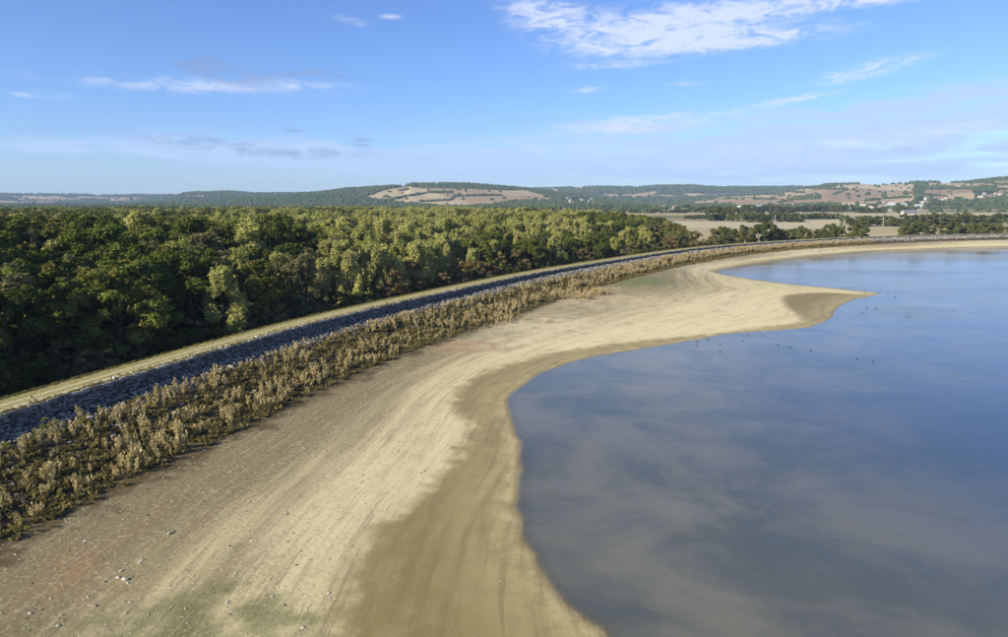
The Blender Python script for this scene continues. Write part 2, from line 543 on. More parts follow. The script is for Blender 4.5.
def make_water_mat():
    m, k, out = new_mat("lake_water")
    pos = k.n('ShaderNodeNewGeometry').outputs['Position']
    depth = k.attr('depth')
    rip = k.noise(k.n('ShaderNodeMapping', {0: pos, 2: (0, 0, 0.5), 3: (1.0, 2.6, 1.0)}).outputs[0], 0.9, 4.0, 0.6, 0.4)
    rip2 = k.noise(k.n('ShaderNodeMapping', {0: pos, 2: (0, 0, -0.3), 3: (1.0, 2.0, 1.0)}).outputs[0], 0.22, 3.0, 0.5, 0.3)
    patch = k.noise(k.n('ShaderNodeMapping', {0: pos, 3: (0.010, 0.028, 1.0)}).outputs[0], 1.0, 4.0, 0.55, 0.8)
    sep = k.n('ShaderNodeSeparateXYZ', {0: pos})
    breeze = k.step(patch, 0.40, 0.62, 0.32, 1.45)
    rip3 = k.noise(k.n('ShaderNodeMapping', {0: pos, 2: (0, 0, 0.2), 3: (1.0, 2.2, 1.0)}).outputs[0], 3.2, 3.0, 0.6, 0.2)
    h = k.m('ADD', k.m('MULTIPLY', rip3, 0.011), k.m('ADD', k.m('MULTIPLY', rip, 0.018), k.m('MULTIPLY', rip2, 0.03)))
    bm = k.n('ShaderNodeBump', {'Strength': breeze, 'Distance': 1.0, 'Height': h}).outputs[0]
    fr = k.n('ShaderNodeFresnel', {'IOR': 1.333, 'Normal': bm}).outputs[0]
    # seen from below the sheet stands for the thin surface only, so daylight reaches the bed
    fr = k.m('MULTIPLY', fr, k.m('SUBTRACT', 1.0, k.n('ShaderNodeNewGeometry').outputs['Backfacing']))
    gl = k.n('ShaderNodeBsdfGlossy', {'Color': (0.95, 0.97, 1.0, 1), 'Roughness': 0.05, 'Normal': bm})
    tr = k.n('ShaderNodeBsdfTransparent', {'Color': (0.95, 0.95, 0.90, 1)})
    bot = k.noise(pos, 0.07, 7.0, 0.65, 0.5)
    shallow = k.mix(k.step(bot, 0.35, 0.65), (0.165, 0.155, 0.108), (0.085, 0.095, 0.078))
    murk = k.mix(k.step(depth, 0.25, 1.7), shallow, (0.038, 0.066, 0.100))
    df = k.n('ShaderNodeBsdfDiffuse', {'Color': murk})
    f = k.m('SUBTRACT', 1.0, k.m('EXPONENT', k.m('MULTIPLY', depth, -20.0)))
    body = k.n('ShaderNodeMixShader', {0: f, 1: tr.outputs[0], 2: df.outputs[0]})
    sh = k.n('ShaderNodeMixShader', {0: fr, 1: body.outputs[0], 2: gl.outputs[0]})
    k.t.links.new(sh.outputs[0], out.inputs[0])
    return m


def make_leaf_mat(name, cA, cB, cC, trans=0.22):
    """leaf colours cA..cB vary from tree to tree, cC is the odd turning spray"""
    m, k, out = new_mat(name)
    rnd = k.n('ShaderNodeObjectInfo').outputs['Random']
    tint = k.attr('tint')
    hue = k.attr('hue')
    col = k.mix(rnd, cA, cB)
    col = k.mix(k.step(k.m('ADD', hue, k.m('MULTIPLY', rnd, 0.35)), 0.75, 1.2), col, cC)
    col = k.mix(1.0, col, k.n('ShaderNodeCombineColor', {0: tint, 1: tint, 2: tint}).outputs[0], 'MULTIPLY')
    d = k.n('ShaderNodeBsdfDiffuse', {'Color': col})
    t = k.n('ShaderNodeBsdfTranslucent', {'Color': k.mix(1.0, col, (1.1, 1.15, 0.6), 'MULTIPLY')})
    ms = k.n('ShaderNodeMixShader', {0: trans, 1: d.outputs[0], 2: t.outputs[0]})
    k.t.links.new(ms.outputs[0], out.inputs[0])
    return m


def make_plain_color(name, color, rough=0.9, var=0.25, scale=2.0):
    m, k, out = new_mat(name)
    tc = k.n('ShaderNodeTexCoord').outputs['Object']
    n1 = k.noise(tc, scale, 4.0, 0.6)
    c = k.mix(k.step(n1, 0.3, 0.7), tuple(v * (1 - var) for v in color), tuple(min(1, v * (1 + var)) for v in color))
    bsdf(k, out, c, rough, None, 0.2)
    return m


M_BEACH, M_PLAIN, M_SLOPE, M_TRACK, M_WATER = make_beach_mat(), make_plain_mat(), make_slope_mat(), make_track_mat(), make_water_mat()
M_STONE = make_stone_mat("riprap_stone", (0.12, 0.107, 0.088), (0.33, 0.292, 0.235), (0.21, 0.18, 0.13))
M_WALLST = make_stone_mat("wall_stone", (0.075, 0.072, 0.07), (0.20, 0.185, 0.17), (0.13, 0.12, 0.10))
M_PEBBLE = make_stone_mat("beach_stone", (0.22, 0.18, 0.12), (0.50, 0.44, 0.32), (0.34, 0.28, 0.18))
M_BARK = make_plain_color("bark", (0.10, 0.082, 0.060), 0.95, 0.35, 3.0)
M_OAK = make_leaf_mat("oak_leaves", (0.115, 0.145, 0.029), (0.185, 0.205, 0.042), (0.22, 0.17, 0.05))
M_DARK = make_leaf_mat("dark_leaves", (0.082, 0.108, 0.024), (0.130, 0.150, 0.034), (0.18, 0.14, 0.04))
M_PALE = make_leaf_mat("pale_leaves", (0.33, 0.33, 0.090), (0.43, 0.41, 0.125), (0.44, 0.37, 0.15))
M_GREY = make_leaf_mat("grey_leaves", (0.17, 0.165, 0.070), (0.23, 0.205, 0.085), (0.26, 0.18, 0.09))
M_RUSSET = make_leaf_mat("russet_leaves", (0.20, 0.130, 0.055), (0.28, 0.195, 0.085), (0.19, 0.15, 0.05))
M_FIELDT = make_leaf_mat("field_tree_leaves", (0.075, 0.095, 0.026), (0.120, 0.130, 0.036), (0.17, 0.14, 0.045))
M_FARWOOD = make_leaf_mat("far_wood_leaves", (0.045, 0.070, 0.020), (0.085, 0.105, 0.030), (0.10, 0.09, 0.03), 0.12)
M_WEED = make_leaf_mat("dry_weed", (0.50, 0.385, 0.20), (0.72, 0.58, 0.33), (0.36, 0.29, 0.10), 0.3)
M_LITTER = make_leaf_mat("brown_undergrowth", (0.17, 0.135, 0.052), (0.33, 0.25, 0.105), (0.19, 0.18, 0.055), 0.3)
M_YGREEN = make_leaf_mat("yellow_green_weed", (0.20, 0.20, 0.045), (0.27, 0.25, 0.06), (0.20, 0.15, 0.05))
M_GRASS = make_leaf_mat("track_grass", (0.26, 0.235, 0.075), (0.44, 0.36, 0.15), (0.46, 0.36, 0.17), 0.25)

# ------------------------------------------------------------------ ground: one sheet to the horizon
NAZ, NR = 600, 560
az = np.radians(np.linspace(-62, 62, NAZ))
rr = np.exp(np.linspace(math.log(16.0), math.log(8500.0), NR))
X = rr[:, None] * np.sin(az)[None]
Y = rr[:, None] * np.cos(az)[None]
P = np.stack([X.ravel(), Y.ravel()], 1)
R = np.hypot(P[:, 0], P[:, 1])
near = R < 900
zz_, lat_, s_, dw_, df_ = [np.full(len(P), v, dtype=float) for v in (0.8, -900.0, 0.0, 300.0, 0.0)]
zz_[near], lat_[near], s_[near], dw_[near], df_[near] = ground_z(P[near], True)
# beyond the frame on the right the lake runs on
far_lake = ~near & (P[:, 0] > 850) & (P[:, 1] < 420)
zz_[far_lake] = -2.0; lat_[far_lake] = 400; dw_[far_lake] = -100
w_ = foot_w(s_)
u_ = np.clip(dw_, 0, None) / (np.clip(dw_, 0, None) + df_ + 1e-3)
wd_, _, _ = seg_dist(P[near], WET_POLY)
wi_ = in_poly(P[near][:, 0], P[near][:, 1], WET_POLY)
wet_ = np.full(len(P), -50.0)
wet_[near] = np.where(wi_, wd_, -wd_)
# a thin damp rim all along the water
rimw = np.interp(s_ - S_VIEW, [0, 200, 330, 420], [1.0, 2.0, 3.0, 1.0])
wet_ = np.maximum(wet_, np.where(dw_ < 60, (rimw - dw_), -50))
fringe_ = np.clip(1 - np.abs(df_ - 0.3) / np.interp(s_ - S_VIEW, [0, 100, 200, 300], [6.5, 6.0, 3.0, 1.5]), 0, 1) * (lat_ > 0)


def splat(lst):
    v = np.zeros(len(P))
    for px, py, wx, wy, a in lst:
        c = gp(px, py, 0.6)
        ex, ey = (gp(px + wx, py, 0.6) - c), (gp(px, py - wy, 0.6) - c)
        Mx = np.linalg.inv(np.stack([ex, ey], 1))
        q = (P - c) @ Mx.T
        v += a * np.exp(-(q ** 2).sum(1))
    return v


red_ = splat([(470, 347, 50, 5, 1.7), (380, 352, 50, 5, .5), (560, 318, 40, 5, .35), (655, 300, 40, 3, .55), (690, 306, 40, 3, .4), (215, 530, 70, 20, .5),
              (110, 590, 70, 30, .45), (60, 560, 60, 20, .25), (520, 305, 40, 4, .5), (600, 300, 50, 4, .6), (330, 395, 60, 8, .35)])
green_ = splat([(640, 284, 30, 4, 2.0), (612, 287, 16, 2, .6), (190, 605, 70, 32, .6), (120, 640, 90, 30, .65), (285, 610, 60, 45, .45), (330, 640, 60, 30, .4), (30, 470, 60, 20, .2)])
pale_ = splat([(440, 420, 40, 30, .55), (380, 480, 60, 40, .5), (620, 330, 160, 10, .6), (740, 305, 70, 16, .75), (560, 345, 120, 8, .55), (800, 253, 200, 4, .9),
               (980, 243, 60, 3, .9), (680, 268, 60, 4, .7), (300, 530, 50, 25, .3), (610, 303, 90, 9, .55), (530, 322, 70, 8, .45)])

# field colours of the plain: a patchwork of stubble, dry pasture and green crops
STRAW = np.array([[0.46, 0.37, 0.20], [0.50, 0.41, 0.24], [0.40, 0.32, 0.17], [0.36, 0.31, 0.16], [0.17, 0.17, 0.055], [0.30, 0.22, 0.13], [0.48, 0.40, 0.235]])
col_ = np.zeros((len(P), 4)); col_[:, 3] = 1
seeds = np.stack([RNG.uniform(-2600, 2600, 260), RNG.uniform(430, 4200, 260)], 1)
spick = RNG.integers(0, len(STRAW), 260)
bk = np.where(lat_ < 0)[0]
for c0 in range(0, len(bk), 20000):
    ii = bk[c0:c0 + 20000]
    q = P[ii] + np.stack([14 * (vnoise(P[ii, 0] / 60, P[ii, 1] / 60, 4) - .5), 14 * (vnoise(P[ii, 0] / 60, P[ii, 1] / 60, 8) - .5)], 1)
    d = np.abs(q[:, None, 0] - seeds[None, :, 0]) * 0.6 + np.abs(q[:, None, 1] - seeds[None, :, 1])
    col_[ii, :3] = STRAW[spick[d.argmin(1)]]
FOREST_EDGE_X = [(0, 30), (300, 90), (430, 98), (540, 70), (640, 10), (700, -120)]      # right-hand edge of the wood: (y, x)


def in_forest(Q, lat):
    ex = np.interp(Q[:, 1], [p[0] for p in FOREST_EDGE_X], [p[1] for p in FOREST_EDGE_X])
    return (lat < -13.0) & (Q[:, 0] < ex) & (Q[:, 1] < 690)


pu_, pv_p = project(np.c_[P, zz_])
col_[(lat_ < 0) & (R > 600) & (pu_ < 545 + 30 * (vnoise(P[:, 0] / 200, P[:, 1] / 200, 12) - .5)), :3] = (0.06, 0.065, 0.026)
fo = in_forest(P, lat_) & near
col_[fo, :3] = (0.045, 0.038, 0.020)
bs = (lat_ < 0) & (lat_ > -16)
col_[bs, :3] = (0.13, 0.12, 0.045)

V = np.c_[P, zz_]
F = grid_faces(NR, NAZ)
me = mesh_np("ground", V, F, True)
lakeside = (lat_.reshape(NR, NAZ)[:-1, :-1] > -2).ravel()
me.polygons.foreach_set("material_index", np.where(lakeside, 0, 1).astype(np.int32))
set_attr(me, 'u', u_); set_attr(me, 'dw', dw_); set_attr(me, 'wet', wet_); set_attr(me, 'fringe', fringe_)
set_attr(me, 'red', red_); set_attr(me, 'green', green_); set_attr(me, 'pale', pale_)
# coordinates along and across the shore, so that the old waterlines run with it
set_attr(me, 'flow', np.c_[s_, np.where(lat_ > 0, np.minimum(lat_, 60), 0) * 0.55 - np.clip(dw_, 0, 60) * 0.45, np.zeros(len(P))], 'FLOAT_VECTOR')
set_attr(me, 'col', col_, 'FLOAT_COLOR')
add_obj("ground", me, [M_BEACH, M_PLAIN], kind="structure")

# ------------------------------------------------------------------ water
ncw, nrw = 420, 330
azw = np.radians(np.linspace(-30, 64, ncw))
rw = np.exp(np.linspace(math.log(14.0), math.log(1500.0), nrw))
PW = np.stack([(rw[:, None] * np.sin(azw)).ravel(), (rw[:, None] * np.cos(azw)).ravel()], 1)
zw, latw, sw, dww, _ = ground_z(PW, True)
keep = ((dww < 2.5) & (latw > 4)).reshape(nrw, ncw)
Fw = grid_faces(nrw, ncw)
fk = keep[:-1, :-1] & keep[1:, :-1] & keep[:-1, 1:] & keep[1:, 1:]
Fw = Fw[fk.ravel()]
used = np.unique(Fw); remap = np.full(len(PW), -1); remap[used] = np.arange(len(used))
me = mesh_np("lake", np.c_[PW, np.zeros(len(PW))][used], remap[Fw], True)
set_attr(me, 'depth', np.clip(-zw, 0, 5)[used])
add_obj("lake", me, M_WATER, kind="structure")

# ------------------------------------------------------------------ hills
HILLS = {
    'far_plateau': dict(r0=4700, r1=7000, top=[(-260, 196), (-150, 194), (0, 194), (60, 194.3), (95, 194.6), (104, 196), (111, 195.2), (139, 194.8), (190, 195), (260, 196), (340, 200)],
                        fields=[[(0, 200.7), (18, 202.2), (11, 203.5), (0, 202.8)], [(36, 201.8), (57, 203), (54, 205), (37, 204.5)], [(125, 204), (154, 203), (148, 204.6), (128, 205)],
                                [(157, 197.7), (182, 196.8), (182, 199.2), (166, 199.5)], [(75, 196.2), (105, 197), (104, 198.2), (80, 197.8)], [(88, 204), (100, 204), (100, 205.5), (85, 205.5)],
                                [(145, 201), (170, 199.8), (166, 202), (150, 202.4)], [(10, 196.5), (60, 196), (70, 199), (20, 199.5)], [(105, 198.5), (140, 197), (145, 199), (112, 201)]], mixed=0.6),
    'back_wooded_hill': dict(r0=3700, r1=4900, top=[(120, 205), (165, 199), (182, 196), (188, 193.4), (205, 192.2), (231, 191.6), (256, 193.2), (296, 193.2), (322, 192), (350, 190), (380, 190), (420, 196)],
                             fields=[[(186, 195.2), (205, 195.5), (205, 197.8), (186, 197)], [(229, 201), (237, 200.3), (236, 203.6), (229, 203.2)], [(238, 200.8), (259, 199.4), (251, 202), (238, 203)],
                                     [(252, 196), (264, 196), (263, 198), (255, 198)], [(240, 196), (248, 195.5), (246, 197.2)]], mixed=0.0),
    'tan_hill': dict(r0=2350, r1=3400, top=[(-80, 210), (60, 209), (110, 206.8), (180, 202.6), (230, 200.6), (270, 197.6), (300, 195), (322, 193), (350, 189), (372, 187.8), (398, 186.2), (406, 187), (412, 184.4),
                                             (468, 184), (485, 185.4), (520, 188.4), (545, 191.5), (580, 196), (620, 201.5), (660, 206), (720, 209)],
                     fields=[[(367, 196), (384, 190), (406, 186.5), (424, 187.7), (444, 186.6), (468, 188.2), (502, 190.5), (527, 190.5), (542, 195), (557, 201), (520, 201), (502, 203.5), (478, 207), (444, 207.4),
                              (421, 204.5), (392, 202), (366, 198.5)], [(560, 200.5), (572, 201), (570, 203), (562, 203)]], mixed=0.0),
    'far_wooded_ridge': dict(r0=3700, r1=5600, top=[(430, 192), (500, 189), (537, 188.6), (571, 187.2), (596, 186.6), (630, 187), (655, 185.6), (690, 185.2), (710, 187.2), (747, 187.2), (796, 186.8), (860, 190), (960, 196)],
                             fields=[[(601, 193.6), (618, 193.6), (620, 196.2), (602, 196.2)], [(622, 194.6), (658, 191.6), (651, 196.2), (630, 197)], [(660, 194.4), (677, 195.4), (665, 196.8)],
                                     [(571, 187), (596, 186.8), (596, 188), (574, 188.6)], [(586, 197), (601, 197.8), (588, 199.2)], [(581, 202.9), (594, 202.9), (594, 204.8), (581, 204.8)],
                                     [(560, 201), (570, 200), (570, 203), (561, 203)], [(632, 186.8), (648, 186.4), (648, 187.8), (634, 187.8)], [(690, 184.5), (702, 184.8), (700, 186.2)],
                                     [(684, 193.5), (700, 194), (722, 195.5), (690, 196.5)], [(622, 201), (640, 200), (642, 202), (624, 203)], [(548, 188), (560, 190), (556, 192)]], mixed=0.12),
    'right_hill': dict(r0=2250, r1=4000, top=[(600, 208), (660, 205), (690, 201.6), (722, 196.6), (764, 194.2), (788, 191.4), (798, 188.8), (815, 186.2), (820, 184.8), (850, 184), (873, 184.8), (897, 184), (907, 182.2), (930, 182.4),
                                               (935, 183.6), (948, 182.8), (970, 180.8), (982, 179.6), (1008, 176.8), (1060, 174), (1150, 174), (1300, 182)],
                       fields=[[(692, 201.5), (722, 197), (764, 194.5), (788, 190.8), (808, 188.2), (842, 187), (850, 186.5), (850, 203.5), (823, 205), (781, 206), (747, 206.6), (722, 205.4), (688, 205)],
                               [(836, 184.5), (870, 184.3), (913, 184), (914, 199), (908, 203), (880, 203.5), (840, 205)],
                               [(925, 183), (990, 183), (996, 186.5), (957, 187.6), (927, 185.5)], [(919, 189.5), (973, 189.5), (975, 199.5), (940, 200), (921, 195)],
                               [(990, 181), (1030, 180), (1040, 192), (1000, 192)], [(1020, 182), (1200, 180), (1200, 200), (1040, 203)]], mixed=0.0),
}
HNR, HBACK = 64, 8


def build_hill(name, H):
    pxs = np.arange(H['top'][0][0], H['top'][-1][0], 1.0)
    a = np.arctan2(pxs - 504, FPX)
    ty = np.interp(pxs, [t[0] for t in H['top']], [t[1] for t in H['top']])
    ty += 0.35 * (vnoise(pxs / 9.0, pxs * 0 + 3.3, 21, 3) - 0.5)
    # elevation angle of the skyline -> height at the ridge distance
    c, s = math.cos(PITCH), math.sin(PITCH)
    b = (318.5 - ty) / FPX
    slope = (-s + b * c) / np.hypot((pxs - 504) / FPX, c + b * s)
    ztop = CAM_H + slope * H['r1']
    t = np.r_[np.linspace(0, 1, HNR), 1 + np.linspace(0, 0.35, HBACK + 1)[1:]]
    r = H['r0'] + (H['r1'] - H['r0']) * t
    wob = 1 + 0.10 * (vnoise(pxs / 40, pxs * 0, 31, 2) - 0.5)
    RR = r[:, None] * np.ones_like(wob)[None]
    prof = np.where(t < 1, 0.62 * t + 0.38 * smooth01(t), 1 - 0.9 * (t - 1))
    Z = -2.0 + (ztop + 2.0)[None] * prof[:, None]
    XX, YY = RR * np.sin(a)[None], RR * np.cos(a)[None]
    roll = vnoise(XX / 260, YY / 260, 41, 3) - 0.5
    Z += roll * np.maximum(ztop, 8)[None] * 0.30 * (np.sin(np.clip(t, 0, 1) * PI) ** 1.0)[:, None]
    H.update(pxs=pxs, a=a, t=t, r=r, X=XX, Y=YY, Z=Z)
    PP = np.stack([XX, YY, Z], -1)
    u, v = project(PP)
    ju = u + 5 * (vnoise(XX / 70, YY / 70, 51, 2) - .5)
    jv = v + 1.0 * (vnoise(XX / 90, YY / 90, 61, 2) - .5)
    fid = np.zeros(u.shape, dtype=int)
    for i, poly in enumerate(H['fields']):
        fid[in_poly(ju, jv, poly)] = i + 1
    patch = vnoise(XX / 420, YY / 260, 71, 2)
    if H['mixed'] > 0:
        fid[(fid == 0) & (patch > 0.74 - 0.34 * H['mixed']) & (t[:, None] < 0.9)] = 99
    H['fid'] = fid
    tone = vnoise(np.floor(XX / 330 + 0.4 * YY / 300), np.floor(YY / 210), 81, 1)
    c = np.empty(u.shape + (4,)); c[..., 3] = 1
    tan = np.array([0.40, 0.295, 0.155]); tan2 = np.array([0.30, 0.205, 0.105]); pal = np.array([0.47, 0.37, 0.20])
    fcol = tan + (tan2 - tan) * np.clip((tone - .45) * 3, 0, 1)[..., None] + (pal - tan) * np.clip((.4 - tone) * 3, 0, 1)[..., None]
    mcol = np.array([0.15, 0.13, 0.085]) + (tone[..., None] - .5) * 0.10
    wood = np.array([0.040, 0.055, 0.020])
    c[..., :3] = np.where((fid == 0)[..., None], wood, np.where((fid == 99)[..., None], mcol, fcol))
    Z2 = Z.copy()
    me = mesh_np(name, np.stack([XX, YY, Z2], -1).reshape(-1, 3), grid_faces(len(t), len(pxs)), True)
    set_attr(me, 'col', c.reshape(-1, 4), 'FLOAT_COLOR')
    add_obj(name, me, M_PLAIN, kind="structure")
    H['v'], H['u'] = v, u


for nm, H in HILLS.items():
    build_hill(nm, H)


def hill_at(H, pxf, tf):
    """interpolated surface point for column pixel pxf and slope parameter tf (arrays)"""
    ci = np.clip(pxf - H['pxs'][0], 0, len(H['pxs']) - 1.01); c0 = ci.astype(int); fc = ci - c0
    ri = np.interp(tf, H['t'], np.arange(len(H['t']))); r0 = np.clip(ri.astype(int), 0, len(H['t']) - 2); fr = ri - r0
    Z = H['Z']
    z = (Z[r0, c0] * (1 - fr) + Z[r0 + 1, c0] * fr) * (1 - fc) + (Z[r0, c0 + 1] * (1 - fr) + Z[r0 + 1, c0 + 1] * fr) * fc
    r = np.interp(tf, H['t'], H['r'])
    a = np.arctan2(pxf - 504, FPX)
    return np.stack([r * np.sin(a), r * np.cos(a), z], -1), H['fid'][np.round(r0 + fr).astype(int), np.round(c0 + fc).astype(int)]


def hill_hit(px, py, names=('right_hill', 'tan_hill', 'back_wooded_hill', 'far_wooded_ridge', 'far_plateau')):
    """first hill surface seen at a photo pixel, else the plain"""
    best = None
    for nm in names:
        H = HILLS[nm]
        if not (H['pxs'][0] <= px <= H['pxs'][-1] - 1):
            continue
        col = H['v'][:HNR, int(round(px - H['pxs'][0]))]
        idx = np.where(col <= py)[0]
        if len(idx) == 0 or idx[0] == 0:
            continue
        i = idx[0]; f = (col[i - 1] - py) / (col[i - 1] - col[i] + 1e-9)
        tt = H['t'][i - 1] + f * (H['t'][i] - H['t'][i - 1])
        p, _ = hill_at(H, np.array([float(px)]), np.array([tt]))
        if best is None or p[0][1] < best[1]:
            best = p[0]
    if py > HORIZ + 2:
        g = gp(px, py, 0.8)
        if best is None or np.hypot(*g) < np.hypot(best[0], best[1]):
            best = np.array([g[0], g[1], 0.8])
    return best


# ------------------------------------------------------------------ leaf crowns
def leaf_cloud(rng, centers, radii, n, leaf, flat=0.8, spread=0.35, up=0.35):
    """n small leaf sprays on and in the clumps given by centers and radii"""
    w = radii ** 2; idx = rng.choice(len(centers), n, p=w / w.sum())
    d = rng.normal(size=(n, 3)); d /= np.linalg.norm(d, axis=1)[:, None]
    rad = radii[idx] * np.clip(rng.normal(0.92, spread * 0.6, n), 0.15, 1.35)
    pos = centers[idx] + d * rad[:, None] * np.array([1, 1, flat])
    nrm = d * 0.75 + np.array([0, 0, up]) + rng.normal(size=(n, 3)) * 0.55
    nrm /= np.linalg.norm(nrm, axis=1)[:, None]
    t = np.cross(nrm, rng.normal(size=(n, 3))); t /= np.linalg.norm(t, axis=1)[:, None] + 1e-9
    b = np.cross(nrm, t)
    sz = leaf * rng.uniform(0.6, 1.35, n)[:, None]
    asp = rng.uniform(0.45, 0.8, n)[:, None]
    v = np.stack([pos + t * sz, pos + b * sz * asp, pos - t * sz, pos - b * sz * asp], 1)
    v += nrm[:, None] * (np.array([1, -1, 1, -1])[None, :, None] * sz[:, None] * 0.18)
    ct = rng.uniform(0.78, 1.22, len(centers))[idx] * rng.uniform(0.75, 1.25, n)
    hu = rng.uniform(0, 1, len(centers))[idx] * 0.7 + rng.uniform(0, 0.3, n)
    return v.reshape(-1, 3), ct, hu


def crown_mesh(name, mat, seed, h, r, base, nclump, nleaf, leaf, kind='round', crad=(0.9, 1.7)):
    rng = np.random.default_rng(seed)
    C, Rd = [], []
    H = h - base
    lob = rng.uniform(0, 2 * PI, 4)
    for i in range(nclump):
        t = rng.uniform(0.02, 0.97) ** 0.85
        a = rng.uniform(0, 2 * PI)
        if kind == 'round':
            prof = math.sqrt(max(0.03, 1 - ((t - 0.45) / 0.60) ** 2))
        elif kind == 'tall':
            prof = (0.65 + 0.45 * math.sin(PI * min(1, t * 1.15))) * (1 - 0.55 * t ** 2.5) * 0.9
        else:
            prof = math.sqrt(max(0.05, 1 - ((t - 0.30) / 0.75) ** 2))
        prof *= 1 + 0.22 * math.sin(a * 2 + lob[0]) + 0.14 * math.sin(a * 3 + lob[1] + t * 4)
        rr_ = r * prof * (rng.uniform(0.35, 1.0) ** 0.5)
        cr = rng.uniform(*crad) * (h / 16.0) * (0.75 + 0.35 * (1 - t))
        C.append((rr_ * math.cos(a), rr_ * math.sin(a), base + t * (H - cr * 0.7)))
        Rd.append(cr)
    C, Rd = np.array(C), np.array(Rd)
    if nleaf > 5000:                                       # boughs carry many small sprays of leaves
        C, Rd = C[::2], Rd[::2] * 1.12
        ns = nclump * 5
        li = rng.choice(len(C), ns, p=Rd ** 2 / (Rd ** 2).sum())
        dd = rng.normal(size=(ns, 3)) + np.array([0, 0, .35]); dd /= np.linalg.norm(dd, axis=1)[:, None]
        vert = 1.5 if kind == 'tall' else 0.85
        C2 = C[li] + dd * (Rd[li] * rng.uniform(.55, 1.08, ns))[:, None] * np.array([1, 1, vert])
        C2[:, 2] = np.clip(C2[:, 2], base * .5, h)
        R2 = rng.uniform(.28, .62, ns) * (h / 16.0)
        V, ct, hu = leaf_cloud(rng, np.vstack([C, C2]), np.r_[Rd * .55, R2], nleaf, leaf, 1.5 if kind == 'tall' else .8, .6)
    else:
        V, ct, hu = leaf_cloud(rng, C, Rd, nleaf, leaf)
    me = mesh_np(name, V, np.arange(len(V)).reshape(-1, 4))
    set_attr(me, 'tint', ct, 'FLOAT', 'FACE'); set_attr(me, 'hue', hu, 'FLOAT', 'FACE')
    me.materials.append(mat)
    return me


def tube(pts, rads, sides=7):
    pts = np.array(pts, dtype=float); V, F = [], []
    for i, p in enumerate(pts):
        d = pts[min(i + 1, len(pts) - 1)] - pts[max(i - 1, 0)]
        d /= np.linalg.norm(d) + 1e-9
        x = np.cross(d, [0.3, 0.9, 0.2]); x /= np.linalg.norm(x); y = np.cross(d, x)
        for j in range(sides):
            an = 2 * PI * j / sides
            V.append(p + rads[i] * (x * math.cos(an) + y * math.sin(an)))
    for i in range(len(pts) - 1):
        for j in range(sides):
            F.append((i * sides + j, i * sides + (j + 1) % sides, (i + 1) * sides + (j + 1) % sides, (i + 1) * sides + j))
    return V, F


def merge(parts):
    V, F = [], []
    for v, f in parts:
        o = len(V); V += list(v); F += [tuple(i + o for i in q) for q in f]
    return np.array(V), np.array(F)


def trunk_mesh(name, seed, h, base, r):
    rng = np.random.default_rng(seed)
    lean = rng.uniform(-0.06, 0.06, 2) * h
    tp = [(lean[0] * (t ** 2), lean[1] * (t ** 2), -0.6 + t * h * 0.8) for t in (0, .06, .15, .3, .5, .75, 1)]
    rad = 0.022 * h
    parts = [tube(tp, [rad * 1.5, rad * 1.1, rad, rad * .85, rad * .6, rad * .35, rad * .1])]
    for i in range(8):
        t = rng.uniform(0.28, 0.8); a = i * 2.4 + rng.uniform(-.4, .4)
        z = -0.6 + t * h * 0.8; L = r * rng.uniform(0.55, 0.9)
        p0 = np.array([lean[0] * t * t, lean[1] * t * t, z]); dr = np.array([math.cos(a), math.sin(a), rng.uniform(.35, .9)])
        parts.append(tube([p0, p0 + dr * L * .4, p0 + dr * L * .75 + (0, 0, .3), p0 + dr * L + (0, 0, .8)], [rad * .45, rad * .32, rad * .2, rad * .06], 5))
    V, F = merge(parts)
    return mesh_np(name, V, F, True)


def proto(kind, seed, mat, h, r, base, nclump, nleaf, leaf, shape='round', crad=(0.9, 1.7)):
    tm = trunk_mesh("trunk", seed + 500, h, base, r); tm.materials.append(M_BARK)
    return dict(kind=kind, crown=crown_mesh("crown", mat, seed, h, r, base, nclump, nleaf, leaf, shape, crad), trunk=tm, h=h)


# forest trees are modelled 16 m tall and scaled to the height each one has
PR = [proto('oak', 1, M_OAK, 16, 5.2, 3.2, 60, 15000, 0.25), proto('oak', 2, M_OAK, 16, 4.6, 3.0, 54, 14000, 0.25), proto('oak', 3, M_DARK, 16, 4.9, 3.4, 60, 14000, 0.25),
      proto('dark', 4, M_DARK, 16, 4.2, 2.4, 50, 13000, 0.24), proto('grey', 5, M_GREY, 16, 4.0, 2.2, 52, 12000, 0.22, 'round', (.8, 1.3)),
      proto('pale', 6, M_PALE, 16, 3.9, 1.6, 60, 14000, 0.22, 'tall', (.7, 1.3)), proto('pale', 7, M_PALE, 16, 3.3, 1.8, 52, 12000, 0.22, 'tall', (.6, 1.2)),
      proto('russet', 8, M_RUSSET, 16, 5.6, 1.0, 46, 10000, 0.24, 'bush', (1.0, 1.9)), proto('bush', 9, M_DARK, 16, 6.6, 0.8, 46, 10000, 0.27, 'bush', (1.2, 2.2)),
      proto('bush', 10, M_GREY, 16, 6.0, 0.8, 44, 9000, 0.27, 'bush', (1.2, 2.2))]
KINDS = {'oak': [0, 1, 2], 'dark': [3, 2], 'grey': [4], 'pale': [5, 6], 'russet': [7], 'bush': [8, 9]}


def place_tree(name, pr, x, y, z, h, rz, wide, label, cat, group):
    s = h / pr['h']
    root = empty(name, (x, y, z), rz, (s * wide, s * wide, s), label=label, category=cat, group=group)
    c = bpy.data.objects.new("crown", pr['crown']); COL.objects.link(c); c.parent = root
    t = bpy.data.objects.new("trunk", pr['trunk']); COL.objects.link(t); t.parent = root
    pr.setdefault('obj', c)
    return root


